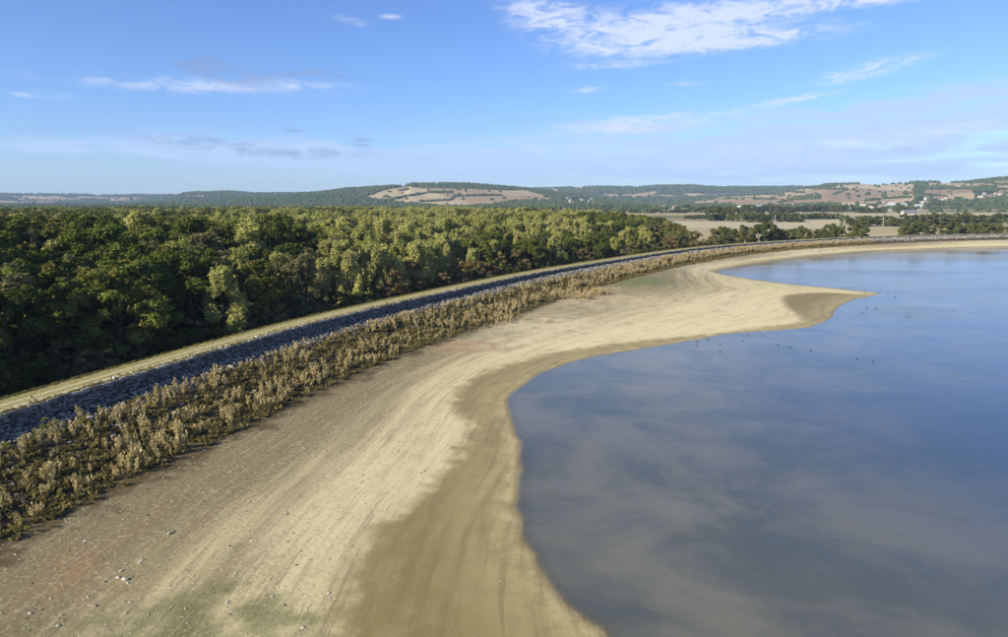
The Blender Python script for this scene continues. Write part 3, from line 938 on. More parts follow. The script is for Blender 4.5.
def gn_scatter(name, pos, rot, scl, idx, protos, **props):
    """one object whose points carry copies of the given meshes"""
    me = bpy.data.meshes.new(name)
    me.vertices.add(len(pos)); me.vertices.foreach_set("co", np.asarray(pos, dtype=np.float32).ravel())
    set_attr(me, 'rot', rot, 'FLOAT_VECTOR'); set_attr(me, 'scl', scl, 'FLOAT_VECTOR'); set_attr(me, 'idx', idx, 'INT')
    o = add_obj(name, me, [], **props)
    g = bpy.data.node_groups.new(name, 'GeometryNodeTree')
    g.interface.new_socket('Geometry', in_out='INPUT', socket_type='NodeSocketGeometry')
    g.interface.new_socket('Geometry', in_out='OUTPUT', socket_type='NodeSocketGeometry')
    q = NT(g)
    gi, go = q.n('NodeGroupInput'), q.n('NodeGroupOutput')
    jn = q.n('GeometryNodeJoinGeometry')
    for ob in reversed(protos):
        oi = q.n('GeometryNodeObjectInfo', {'Object': ob, 'As Instance': True}, transform_space='ORIGINAL')
        g.links.new(oi.outputs['Geometry'], jn.inputs[0])

    def na(nm, dt):
        return q.n('GeometryNodeInputNamedAttribute', {'Name': nm}, data_type=dt).outputs[0]
    er = q.n('FunctionNodeEulerToRotation', {0: na('rot', 'FLOAT_VECTOR')}).outputs[0]
    ip = q.n('GeometryNodeInstanceOnPoints', {'Points': gi.outputs[0], 'Instance': jn.outputs[0], 'Pick Instance': True,
                                              'Instance Index': na('idx', 'INT'), 'Rotation': er, 'Scale': na('scl', 'FLOAT_VECTOR')})
    g.links.new(ip.outputs[0], go.inputs[0])
    md = o.modifiers.new('scatter', 'NODES'); md.node_group = g
    return o


# ------------------------------------------------------------------ dam
dam = empty("dam", tuple(DAM[len(DAM) // 3]) + (CREST_Z,), label="long curving earth dam with stone-faced slope and grassy track on its crest", category="dam")
DAM_O = np.array(tuple(DAM[len(DAM) // 3]) + (CREST_Z,))
sel = np.arange(0, len(DAM))
prof_lat = [-14.5, -13.5, -10, -7.5, -5.6]


def sweep(lats_fn, n):
    V = []
    L = np.zeros((len(DAM), n)); Zs = np.zeros((len(DAM), n))
    for i in range(len(DAM)):
        l, z = lats_fn(DS[i])
        L[i], Zs[i] = l, z
    XY = DAM[:, None] + DN[:, None] * L[..., None]
    return XY, L, Zs


def slope_prof(s):
    w, zf = float(foot_w(s)), float(foot_z(s))
    l = np.r_[-15, -12, -9, -7, -5.25, -5.2, -0.02, 0, 0.2, 0.45, np.linspace(0.45, w, 16)[1:], w + 1.0]
    z = np.r_[0.3, 1.9, 3.4, 4.5, 5.47, 5.49, 5.49, 5.48, (5.48 + float(wall_z(s))) / 2, float(wall_z(s)), dam_z(np.linspace(0.45, w, 16)[1:], s), zf - 0.5]
    return l, z


nprof = 10 + 15 + 1
XY, L, Zs = sweep(slope_prof, nprof)
bump = (vnoise(XY[..., 0] / 1.7, XY[..., 1] / 1.7, 91, 3) - 0.5) * 0.45 * ((L > 1.2) & (L < 12)) + (vnoise(XY[..., 0] / 4, XY[..., 1] / 4, 92, 3) - 0.5) * 0.5 * (L < -7)
me = mesh_np("embankment", np.concatenate([XY, (Zs + bump)[..., None]], -1).reshape(-1, 3) - DAM_O, grid_faces(len(DAM), nprof), True)
set_attr(me, 'lat', L.ravel())
add_obj("embankment", me, M_SLOPE, dam)
tl = np.linspace(-CREST_W - 0.15, -0.25, 14)
XY, L, Zs = sweep(lambda s: (tl, np.interp(tl, [-5.35, -4.8, -3.1, -2.2, -1.3, -0.25], [5.50, 5.56, 5.53, 5.60, 5.53, 5.55])), 14)
Zs += (vnoise(XY[..., 0] / 2.5, XY[..., 1] / 2.5, 93, 3) - 0.5) * 0.06
me = mesh_np("crest_track", np.concatenate([XY, Zs[..., None]], -1).reshape(-1, 3) - DAM_O, grid_faces(len(DAM), 14), True)
set_attr(me, 'lat', L.ravel())
add_obj("crest_track", me, M_TRACK, dam)


def rock_mesh(name, seed, mat, sub=2, flat=0.7):
    rng = np.random.default_rng(seed)
    import bmesh
    bm = bmesh.new()
    bmesh.ops.create_icosphere(bm, subdivisions=sub, radius=0.5)
    V = np.array([v.co[:] for v in bm.verts])
    for _ in range(9):                                     # chip flat facets off the ball
        n = rng.normal(size=3); n /= np.linalg.norm(n)
        d = V @ n; lim = rng.uniform(0.26, 0.42)
        V -= np.clip(d - lim, 0, None)[:, None] * n
    V *= rng.uniform(0.8, 1.25, 3) * np.array([1.1, 0.95, flat])
    for v, c in zip(bm.verts, V):
        v.co = c
    me = bpy.data.meshes.new(name); bm.to_mesh(me); bm.free()
    set_attr(me, 'tint', np.full(len(me.polygons), 0.0), 'FLOAT', 'FACE')
    me.materials.append(mat)
    return me


ROCKS = [rock_mesh("stone", 20 + i, M_STONE, 1) for i in range(6)]
PEBS = [rock_mesh("beach_stone", 30 + i, M_PEBBLE, 1, 0.6) for i in range(5)]


def dam_point(s, lat):
    x = np.interp(s, DS, DAM[:, 0]) + np.interp(s, DS, DN[:, 0]) * lat
    y = np.interp(s, DS, DAM[:, 1]) + np.interp(s, DS, DN[:, 1]) * lat
    return np.stack([x, y, dam_z(lat, s)], -1)


def view_px(Pw):
    u, v = project(Pw)
    return u, v


# facing wall under the crest: coping blocks and courses of rough stone
S_END = DS[-1] - 4


def block_mesh(name, seed, mat):
    rng = np.random.default_rng(seed)
    c = np.array([[x, y, z] for z in (-.5, .5) for y in (-.5, .5) for x in (-.5, .5)], dtype=float)
    top = c.copy(); top[4:, :2] *= 0.88
    V = top + rng.uniform(-.06, .06, (8, 3))
    F = [(0, 2, 3, 1), (4, 5, 7, 6), (0, 1, 5, 4), (1, 3, 7, 5), (3, 2, 6, 7), (2, 0, 4, 6)]
    me = mesh_np(name, V, F)
    set_attr(me, 'tint', np.zeros(6), 'FLOAT', 'FACE')
    me.materials.append(mat)
    return me


COPE = [block_mesh("coping_stone", 40 + i, M_STONE) for i in range(4)]
WALLB = [rock_mesh("wall_stone", 50 + i, M_WALLST, 1, 0.9) for i in range(4)]
wall = empty("facing_wall", (0, 0, 0)); wall.parent = dam; wall.location = -Vector(DAM_O)


def along_angle(s):
    return np.arctan2(np.interp(s, DS, DT[:, 1]), np.interp(s, DS, DT[:, 0]))


cs, s = [], S_VIEW - 12
while s < S_END:
    d = float(np.hypot(*dam_point(np.array([s]), np.array([0.]))[0][:2]))
    Lc = random.uniform(0.8, 1.5) * (1 if d < 220 else 2.0)
    cs.append((s + Lc / 2, Lc, d)); s += Lc + 0.03
CS = np.array(cs)
pos = dam_point(CS[:, 0], np.full(len(CS), -0.12)); pos[:, 2] = 5.50 + RNG.uniform(-.05, .07, len(CS)); ang = along_angle(CS[:, 0])
pu, pv = view_px(pos)
vis = np.where((pu > 0) & (pu < 1008))[0]
single = set(vis[np.argsort(CS[vis, 2])][:280])
for i in sorted(single):
    o = add_obj("coping_stone", COPE[i % 4], M_STONE, wall)
    o.location = pos[i]; o.rotation_euler = (random.uniform(-.05, .05), random.uniform(-.03, .03), ang[i] + random.uniform(-.04, .04)); o.scale = (CS[i, 1], random.uniform(.34, .5), random.uniform(.26, .4))
rest = np.array([i for i in range(len(CS)) if i not in single])
COPE_OBJS = {}
for o in wall.children:
    COPE_OBJS.setdefault(o.data.name, o)
COPE_OBJS = [COPE_OBJS[m.name] for m in COPE]
gn_scatter("coping_row", pos[rest], np.c_[rest * 0, rest * 0, ang[rest]], np.c_[CS[rest, 1], rest * 0 + 0.42, rest * 0 + 0.32], rest % 4, COPE_OBJS, parent=wall, kind="stuff")
# courses of the steep facing, stones a little proud of each other
wp, wr, ws = [], [], []
for course in range(4):
    s = S_VIEW - 12
    lat = 0.02 + 0.11 * course
    while s < S_END:
        d = float(np.hypot(*dam_point(np.array([s]), np.array([0.]))[0][:2]))
        Ls = random.uniform(0.3, 0.75) * (1 if d < 180 else 2.5)
        p = dam_point(np.array([s + Ls / 2]), np.array([lat]))[0]
        if 5.32 - 0.36 * course < wall_z(s) - 0.1:
            s += Ls; continue
        p[2] = 5.32 - 0.36 * course + random.uniform(-.10, .10)
        wp.append(p); wr.append((random.uniform(-.12, .12), random.uniform(-.12, .12), float(along_angle(s)) + random.uniform(-.12, .12))); ws.append((Ls * 1.15, random.uniform(.40, .62), random.uniform(.42, .62)))
        s += Ls
wp, wr, ws = np.array(wp), np.array(wr), np.array(ws)
d = np.hypot(wp[:, 0], wp[:, 1]); pu, pv = view_px(wp)
vis = np.where((pu > 0) & (pu < 1008))[0]; single = set(vis[np.argsort(d[vis])][:200])
first = {}
for i in sorted(single):
    o = add_obj("wall_stone", WALLB[i % 4], M_WALLST, wall)
    o.location = wp[i]; o.rotation_euler = wr[i]; o.scale = ws[i]; first.setdefault(i % 4, o)
rest = np.array([i for i in range(len(wp)) if i not in single])
gn_scatter("wall_courses", wp[rest], wr[rest], ws[rest], rest % 4, [first[j] for j in range(4)], parent=wall, kind="stuff")

# riprap on the slope below the wall
NRR = 26000
sr = S_VIEW - 15 + (S_END - S_VIEW + 15) * RNG.uniform(0, 1, NRR) ** 1.5
wr_ = foot_w(sr)
lr = 0.8 + (wr_ - 0.8) * RNG.beta(0.9, 2.6, NRR)
dens = vnoise(sr / 5, lr / 2.0, 101, 3)
kp = (lr < np.interp(sr - S_VIEW, [0, 80, 160], [2.5, 3.2, 4.2]) + 2.4 * (dens - .4)) | (dens > 0.60) | (RNG.uniform(0, 1, NRR) < 0.06)
kp |= (sr - S_VIEW > 250) & (lr < 4.5)
sr, lr = sr[kp], lr[kp]
pos = dam_point(sr, lr); pos[:, 2] += 0.05
d = np.hypot(pos[:, 0], pos[:, 1])
scl = np.minimum(0.15 + RNG.gamma(2.0, 0.105, len(sr)), 0.62) * np.interp(d, [0, 120, 300, 400], [1, 1.05, 1.5, 1.9]) * np.where(RNG.uniform(0, 1, len(sr)) < .06, 1.5, 1)
rot = RNG.uniform(0, 2 * PI, (len(sr), 3)) * np.array([0.08, 0.08, 1])
pu, pv = view_px(pos)
vis = np.where((pu > 0) & (pu < 1008))[0]; single = set(vis[np.argsort(-(scl / d)[vis])][:300])
first = {}
for i in sorted(single):
    o = add_obj("stone", ROCKS[i % 6], M_STONE, dam)
    o.location = pos[i] - DAM_O; o.rotation_euler = rot[i]; o.scale = (scl[i],) * 3; first.setdefault(i % 6, o)
rest = np.array([i for i in range(len(sr)) if i not in single])
gn_scatter("riprap", pos[rest] - DAM_O, rot[rest], np.repeat(scl[rest], 3).reshape(-1, 3), rest % 6, [first[j] for j in range(6)], parent=dam, kind="stuff")


# two pale marker stones at the edge of the track
def post_mesh():
    V, F = [], []
    for z, wv in ((0, .13), (.38, .11), (.46, .07)):
        V += [(-wv, -wv, z), (wv, -wv, z), (wv, wv, z), (-wv, wv, z)]
    for i in range(2):
        for j in range(4):
            F.append((i * 4 + j, i * 4 + (j + 1) % 4, i * 4 + 4 + (j + 1) % 4, i * 4 + 4 + j))
    F.append((8, 9, 10, 11))
    return mesh_np("marker_stone", V, F)


pm = post_mesh(); M_POST = make_plain_color("pale_limestone", (0.62, 0.60, 0.55), 0.85, 0.15, 6)
for (px, py), lb in (((118, 380), "small pale marker stone at the track's edge, nearest one on the dam"), ((256, 338), "small pale marker stone at the track's edge, farther along the dam")):
    g = gp(px, py, 5.6)
    la, ss, _ = dam_coords(g[None])
    p = dam_point(ss, np.array([-0.45]))[0]
    o = add_obj("marker_stone", pm, M_POST, label=lb, category="marker stone", group="marker stones on the dam")
    o.location = (p[0], p[1], 5.5); o.rotation_euler = (0, 0.04, float(along_angle(ss[0])))


# ------------------------------------------------------------------ weeds on the slope and grass on the crest
def weed_mesh(name, seed, mat, h, nstem, nleaf, spread, leaf=0.05, plume=0.55):
    rng = np.random.default_rng(seed)
    V, T = [], []
    for i in range(nstem):
        a, rr_ = rng.uniform(0, 2 * PI), rng.uniform(0, spread * .35)
        tip = np.array([rr_ * math.cos(a), rr_ * math.sin(a), 0]) + np.array([math.cos(a) * spread * rng.uniform(.2, 1), math.sin(a) * spread * rng.uniform(.2, 1), h * rng.uniform(.65, 1.0)])
        b0 = np.array([rr_ * math.cos(a), rr_ * math.sin(a), -.1])
        for wv in (np.array([math.cos(a + 1.57), math.sin(a + 1.57), 0]), np.array([math.cos(a), math.sin(a), 0])):
            V += [b0 - wv * .02, b0 + wv * .02, tip + wv * .008, tip - wv * .008]; T.append(0.75)
        for j in range(nleaf):
            f = 1 - plume * rng.uniform(0, 1) ** 1.3
            p = b0 + (tip - b0) * f + rng.normal(size=3) * np.array([.05, .05, .03]) * (1.6 - f)
            n = rng.normal(size=3); n /= np.linalg.norm(n); t = np.cross(n, [0.1, .2, 1]); t /= np.linalg.norm(t) + 1e-9; u2 = np.cross(n, t)
            sz = leaf * rng.uniform(.6, 1.5)
            V += [p - t * sz - u2 * sz * 1.6, p + t * sz - u2 * sz * 1.2, p + t * sz * .6 + u2 * sz * 1.8, p - t * sz * .6 + u2 * sz * 1.5]; T.append(rng.uniform(.75, 1.25))
    V = np.array(V); T = np.array(T)
    me = mesh_np(name, V, np.arange(len(V)).reshape(-1, 4))
    set_attr(me, 'tint', T, 'FLOAT', 'FACE'); set_attr(me, 'hue', rng.uniform(0, .9, len(T)), 'FLOAT', 'FACE')
    me.materials.append(mat)
    return me


WEEDS = [weed_mesh("dry_weed", 60 + i, M_WEED, 1.4, 6, 11, 0.26, 0.04) for i in range(4)]
NW = 15000
sw_ = S_VIEW - 20 + 420 * RNG.uniform(0, 1, NW) ** 1.25
ww = foot_w(sw_)
q = RNG.uniform(0, 1, NW)
lo, hi = np.interp(sw_ - S_VIEW, [0, 60, 150, 300], [2.6, 3.0, 3.8, 3.6]), ww - np.interp(sw_ - S_VIEW, [0, 150, 250], [-1.4, -0.8, 0.4])
lw = lo + (hi - lo) * q
# two ragged belts with a stony gap between, thinning out uphill
gapc = 0.40 + 0.10 * (vnoise(sw_ / 14, sw_ * 0, 111, 2) - .5)
prob = np.interp(vnoise(sw_ / 2.6, lw / 1.2, 112, 3), [.36, .66], [.06, .85]) * np.interp(sw_ - S_VIEW, [0, 120, 200], [.5, .75, 1])
prob *= np.where(np.abs(q - gapc) < 0.13, np.interp(sw_ - S_VIEW, [0, 130, 200], [0.12, 0.25, 1.0]), 1.0)
prob *= np.interp(q, [0, .12, .9, 1], [.35, 1, .9, .25])
prob *= np.interp(sw_ - S_VIEW, [0, 330, 400], [1, 1, .3])
kp = RNG.uniform(0, 1, NW) < prob
sw_, lw = sw_[kp], lw[kp]
pos = dam_point(sw_, lw)
# a few stray tongues of dry growth out on the beach edge
ext = []
for px, py, wx, wy, n in [(575, 296, 24, 3, 140), (600, 293, 14, 2, 60), (480, 318, 60, 6, 160), (950, 241, 30, 1.2, 120), (890, 241.5, 30, 1.0, 100)]:
    for _ in range(n):
        g = gp(px + random.gauss(0, .5) * wx, py + random.gauss(0, .5) * wy, 1.5)
        ext.append((g[0], g[1]))
ext = np.array(ext); ez = ground_z(ext, True); ok = (ez[1] > foot_w(ez[2])) & (ez[3] > 1.0)
pos = np.vstack([pos, np.c_[ext[ok], ez[0][ok]]])
d = np.hypot(pos[:, 0], pos[:, 1])
scl = RNG.uniform(0.4, 1.2, len(pos)) * np.interp(vnoise(pos[:, 0] / 4, pos[:, 1] / 4, 113, 2), [.3, .7], [.75, 1.2])
rot = np.c_[RNG.normal(0, .16, (len(pos), 2)), RNG.uniform(0, 2 * PI, len(pos))]
pu, pv = view_px(pos)
vis = np.where((pu > 3) & (pu < 1005) & (np.arange(len(pos)) < len(lw)))[0]; single = set(vis[np.argsort(-(scl / d)[vis])][:300])
first = {}
for i in sorted(single):
    belt = "lower" if lw[i] > 7.5 else "upper"
    o = add_obj("dry_weed", WEEDS[i % 4], M_WEED, label="tall dry straw-coloured weed in the %s belt on the near dam slope" % belt, category="dry weed", group="dry weeds in the %s belt of the near dam slope" % belt)
    o.location = pos[i]; o.rotation_euler = rot[i]; o.scale = (scl[i],) * 3; first.setdefault(i % 4, o)
rest = np.array([i for i in range(len(pos)) if i not in single])
gn_scatter("weed_growth", pos[rest], rot[rest], np.repeat(scl[rest], 3).reshape(-1, 3), rest % 4, [first[j] for j in range(4)], kind="stuff",
           label="dense belt of dry straw-coloured weeds along the dam slope", category="dry weeds")

# low brown and green undergrowth between the weeds
tuft = weed_mesh("undergrowth", 70, M_LITTER, 0.34, 12, 5, 0.42, 0.05, 0.9)
NU = 11000
su = S_VIEW - 20 + 420 * RNG.uniform(0, 1, NU) ** 1.2
lu = 2.6 + (foot_w(su) + 2.4 - 2.6) * RNG.beta(1.3, 1.25, NU)
kp = RNG.uniform(0, 1, NU) < 0.15 + 1.1 * vnoise(su / 4, lu / 2, 121, 3)
su, lu = su[kp], lu[kp]
pos = dam_point(su, lu); out_ = lu > foot_w(su)
pos[out_, 2] = ground_z(pos[out_][:, :2])
tuft_o = add_obj("undergrowth_tuft", tuft, M_LITTER, label="low brown tuft of undergrowth at the left end of the dam slope", category="weed", group="undergrowth tufts")
tuft_o.location = dam_point(np.array([S_VIEW + 9.0]), np.array([9.5]))[0]
gn_scatter("undergrowth", pos, np.c_[su * 0, su * 0, RNG.uniform(0, 6.28, len(su))], np.repeat(RNG.uniform(.6, 1.4, len(su)), 3).reshape(-1, 3), np.zeros(len(su)), [tuft_o],
           kind="stuff", label="low brown undergrowth between the weeds on the dam slope", category="undergrowth")

# yellow-green leafy weeds among the stones at the left
yg = [crown_mesh("leafy_weed", M_YGREEN, 80 + i, 1.5, .55, 0.1, 14, 260, .07, 'bush', (1.2, 2.4)) for i in range(2)]
for j, ((px, py), lb) in enumerate([((40, 437), "largest yellow-green leafy weed among stones at the dam slope's left end"), ((46, 431), "yellow-green leafy weed just behind the largest one on the dam slope"),
                                    ((61, 429), "small yellow-green weed right of the largest leafy weed on the slope"), ((101, 418), "yellow-green weed by dark gap in the weeds, farthest right"),
                                    ((2, 452), "yellow-green leafy weed at the photo's left edge on the dam slope"), ((21, 535), "lone yellowish weed on the beach at the foot of the dam"),
                                    ((85, 424), "yellow-green weed between two dark gaps below the stone wall"), ((62, 501), "small pale weed low in the weed belt near the beach")]):
    g = gp(px, py, 3.0)
    for _ in range(3):
        la, ss, _i = dam_coords(g[None])
        z = float(dam_z(la, ss)[0]) if la[0] < foot_w(ss)[0] else float(ground_z(g[None])[0])
        g = gp(px, py, z)
    o = add_obj("leafy_weed", yg[j % 2], M_YGREEN, label=lb, category="weed", group="yellow-green weeds on the dam slope")
    o.location = (g[0], g[1], z - .05); o.scale = (random.uniform(.6, .95),) * 3; o.rotation_euler = (0, 0, j * 1.3)

gtuft = weed_mesh("grass_tuft", 75, M_GRASS, 0.30, 12, 2, 0.22, 0.02, 0.9)
NG = 9000
sg = S_VIEW - 15 + 330 * RNG.uniform(0, 1, NG) ** 1.6
lg = np.where(RNG.uniform(0, 1, NG) < .65, -CREST_W - .3 - RNG.exponential(1.1, NG) + .5, -0.25 - RNG.exponential(.35, NG))
pos = dam_point(sg, lg); pos[:, 2] += 0.03
gt_o = add_obj("grass_tuft", gtuft, M_GRASS, label="tuft of dry grass at the far edge of the dam track's left end", category="grass tuft", group="grass tufts")
gt_o.location = dam_point(np.array([S_VIEW + 6.0]), np.array([-CREST_W + .1]))[0]
gn_scatter("track_grass", pos, np.c_[sg * 0, sg * 0, RNG.uniform(0, 6.28, NG)], np.repeat(RNG.uniform(.4, 1.0, NG), 3).reshape(-1, 3), np.zeros(NG), [gt_o],
           kind="stuff", label="yellowed grass along both edges of the track on the dam", category="grass")

# ------------------------------------------------------------------ stones on the beach
BOULD = [((125, 580), .75, "largest pale stone in the cluster near the lower left corner of the beach"), ((118, 577.5), .4, "small stone just left of the largest pale beach stone"),
         ((121, 571), .5, "pale stone just behind the largest beach stone at lower left"), ((131, 577), .35, "small stone just right of the largest pale beach stone"),
         ((128, 583), .35, "small stone in front of the largest pale beach stone"), ((169, 534), .6, "left one of the pair of pale stones mid-beach at left"), ((173, 532), .5, "right one of the pair of pale stones mid-beach at left"),
         ((147, 515), .45, "dark-sided stone behind the pair of pale stones at left"), ((101, 516), .4, "stone near the dam foot, left of the dark-sided stone"), ((85, 541), .35, "small stone left of the pair of pale stones"),
         ((286, 514), .5, "lone pale stone in the middle of the greyish beach"), ((229, 546), .35, "small stone left of and nearer than the lone mid-beach stone"), ((252, 541), .3, "dark little stone between the two lone beach stones"),
         ((296, 565), .35, "small stone on the bare sand beside the damp silt edge"), ((104, 582), .4, "stone left of the lower left cluster"), ((30, 614), .45, "stone at the bottom left corner of the beach"),
         ((95, 606), .4, "stone in the greenish patch at the bottom left"), ((61, 615), .35, "stone between the corner stone and the greenish patch"), ((139, 563), .35, "stone beyond the lower left cluster, to its right"),
         ((244, 501), .35, "small stone behind the lone pale mid-beach stone"), ((192, 465), .4, "stone lying near the brown fringe of weeds"), ((423, 471), .6, "biggest white stone by the damp silt edge, mid-picture"),
         ((427, 469), .45, "white stone right of the biggest one by the damp silt"), ((421, 473), .35, "small white stone left of the biggest one by the damp silt"), ((398, 452), .35, "lone small stone on the pale sand, mid-picture")]
first = []
for j, ((px, py), s, lb) in enumerate(BOULD):
    g = gp(px, py, 0.8)
    for _ in range(3):
        z = float(ground_z(g[None])[0]); g = gp(px, py, z)
    o = add_obj("beach_stone", PEBS[j % 5], M_PEBBLE, label=lb, category="stone", group="larger stones on the beach")
    o.location = (g[0], g[1], z + .05 * s); o.scale = (s * .8, s * .7, s * .62); o.rotation_euler = (.1, 0, j * 2.1); first.append(o)
NP = 30000
rp = 22 + 150 * RNG.uniform(0, 1, NP) ** 1.3; ap = np.radians(RNG.uniform(-44, 22, NP))
pp = np.stack([rp * np.sin(ap), rp * np.cos(ap)], 1)
gz = ground_z(pp, True)
uu = np.clip(gz[3], 0, None) / (np.clip(gz[3], 0, None) + gz[4] + 1e-3)
wetp = in_poly(pp[:, 0], pp[:, 1], WET_POLY)
kp = (gz[1] > foot_w(gz[2])) & (gz[3] > 1.5) & (RNG.uniform(0, 1, NP) < np.where(wetp, .03, .15 + .8 * uu) * (vnoise(pp[:, 0] / 7, pp[:, 1] / 7, 131, 3) * 1.6))
pp, zp = pp[kp], gz[0][kp]
n = len(pp)
gn_scatter("beach_pebbles", np.c_[pp, zp + .01], np.c_[np.zeros((n, 2)), RNG.uniform(0, 6.28, n)], np.repeat(0.05 + RNG.exponential(.045, n), 3).reshape(-1, 3), RNG.integers(0, 5, n), first[:5],
           kind="stuff", label="pale pebbles and clods strewn over the dry beach", category="pebbles")

# ------------------------------------------------------------------ forest behind the dam
TP = []
sp_ = 7.2
for gx in np.arange(-420, 110, sp_):
    for gy in np.arange(-70, 690, sp_):
        TP.append((gx + random.uniform(-.45, .45) * sp_, gy + random.uniform(-.45, .45) * sp_))
TP = np.array(TP)
lt, st, _ = dam_coords(TP)
ok = in_forest(TP, lt) & (lt < -17.5)
azp = np.degrees(np.arctan2(TP[:, 0], TP[:, 1]))
ok &= (azp > -58) | (np.hypot(TP[:, 0], TP[:, 1]) < 110)
TP, lt, st = TP[ok], lt[ok], st[ok]
nT = len(TP)
dist = np.hypot(TP[:, 0], TP[:, 1])
inner = smooth01((-lt - 18) / 40)
hgt = np.interp(TP[:, 1], [60, 130, 220, 300, 360, 520], [21.5, 20.0, 18.0, 15.5, 16.5, 17.0])
hgt = hgt * (0.70 + 0.30 * inner) * RNG.uniform(0.80, 1.10, nT)
edge_r = np.interp(TP[:, 1], [p[0] for p in FOREST_EDGE_X], [p[1] for p in FOREST_EDGE_X]) - TP[:, 0]
hgt *= 0.78 + 0.22 * smooth01(edge_r / 40)
kinds = []
pn = vnoise(TP[:, 0] / 32, TP[:, 1] / 32, 141, 2)
pu, pv = view_px(np.c_[TP, np.full(nT, 12.0)])
for i in range(nT):
    r_ = random.random()
    paleness = np.interp(pu[i], [0, 180, 320, 420, 560, 640], [.12, .20, .55, .68, .60, .18]) * (1.5 if pn[i] > .5 else .5)
    kinds.append('pale' if r_ < paleness else 'grey' if r_ < paleness + .14 else 'russet' if r_ < paleness + .155 else 'dark' if r_ < paleness + .32 else 'oak')
pick = np.array([random.choice(KINDS[kd]) for kd in kinds])
wide = RNG.uniform(0.95, 1.35, nT)
# shrubs along the forest edge
ES = []
s = S_VIEW - 40
while s < S_VIEW + 330:
    for row in range(2):
        p = dam_point(np.array([s + random.uniform(-1, 1)]), np.array([-15.5 - row * 2.6 + random.uniform(-1, 1)]))[0]
        if p[0] < np.interp(p[1], [q_[0] for q_ in FOREST_EDGE_X], [q_[1] for q_ in FOREST_EDGE_X]) + 12:
            ES.append((p[0], p[1], s))
    s += 3.2
ES = np.array(ES)
ez = ground_z(ES[:, :2])
eu, ev = view_px(np.c_[ES[:, :2], ez + 3])
ekind = ['russet' if (395 < eu[i] < 500 and random.random() < .75) or random.random() < .10 else 'bush' for i in range(len(ES))]
eh = RNG.uniform(3.2, 6.5, len(ES)) * np.where([kd == 'russet' for kd in ekind], 1.55, 1.0)
epick = np.array([random.choice(KINDS[kd]) for kd in ekind])
allp = np.vstack([np.c_[TP, ground_z(TP)], np.c_[ES[:, :2], ez]])
allh = np.r_[hgt, eh]; allw = np.r_[wide, RNG.uniform(.9, 1.2, len(ES))]; allpick = np.r_[pick, epick]
allkind = kinds + ekind
alat = np.r_[lt, dam_coords(ES[:, :2])[0]]
du, dv = view_px(np.c_[allp[:, :2], allp[:, 2] + allh * .7])
dist = np.hypot(allp[:, 0], allp[:, 1])
infr = (du > 6) & (du < 1000)
# how large a tree shows: its size over distance, fading the deeper it stands inside the wood
score = allh / dist * np.exp(-np.clip(-alat - 17, 0, None) / 38.0)
order = [i for i in np.argsort(-score) if infr[i]][:300]
front_row = sorted([i for i in order if alat[i] > -24 and i < nT], key=lambda i: du[i])
LOOK = {'oak': "olive-green broadleaf tree", 'dark': "dark green broadleaf tree", 'grey': "grey-green thin-leaved tree", 'pale': "pale yellow-green upright tree",
        'russet': "russet-brown autumn tree", 'bush': "dark low shrub"}


def ordinal(n):
    return "%d%s" % (n, 'th' if 10 <= n % 100 <= 20 else {1: 'st', 2: 'nd', 3: 'rd'}.get(n % 10, 'th'))


counters = {}
NAMES = {'oak': 'oak_tree', 'dark': 'dark_broadleaf_tree', 'grey': 'grey_leaved_tree', 'pale': 'pale_leaved_tree', 'russet': 'russet_tree', 'bush': 'shrub'}
lab = {}
for cls in ('front', 'inner', 'shrub'):
    for kd in NAMES:
        mem = [i for i in order if allkind[i] == kd and (('shrub' if i >= nT else 'front' if alat[i] > -26 else 'inner') == cls)]
        mem.sort(key=lambda i: du[i])
        for j, i in enumerate(mem):
            lk = LOOK[kd] if cls != 'shrub' else {'russet': "russet-brown shrub", 'bush': "dark green shrub"}[kd]
            where = {'front': "in the forest's front row", 'inner': "behind the forest's front row", 'shrub': "along the shaded forest edge"}[cls]
            lab[i] = ("%s, %s of its kind from left %s" % (lk, ordinal(j + 1), where), {'front': "trees in the forest's front row", 'inner': "trees behind the forest's front row", 'shrub': "shrubs along the forest edge"}[cls])
sset = set(order)
for i in order:
    nm = NAMES[allkind[i]] if i < nT else ('russet_shrub' if allkind[i] == 'russet' else 'shrub')
    place_tree(nm, PR[allpick[i]], allp[i, 0], allp[i, 1], allp[i, 2] - .1, allh[i], random.uniform(0, 6.28), allw[i], lab[i][0], 'tree' if i < nT else 'shrub', lab[i][1])
rest = np.array([i for i in range(len(allp)) if i not in sset])
have = [j for j, p in enumerate(PR) if 'obj' in p]
conv = {j: (have.index(j) if j in have else 0) for j in range(len(PR))}
rs = allh[rest] / 16.0
gn_scatter("forest", allp[rest] - np.array([0, 0, .1]), np.c_[rest * 0, rest * 0, RNG.uniform(0, 6.28, len(rest))], np.c_[rs * allw[rest], rs * allw[rest], rs],
           np.array([conv[allpick[i]] for i in rest]), [PR[j]['obj'] for j in have], kind="stuff", label="mass of broadleaf treetops filling the forest behind the dam", category="forest")

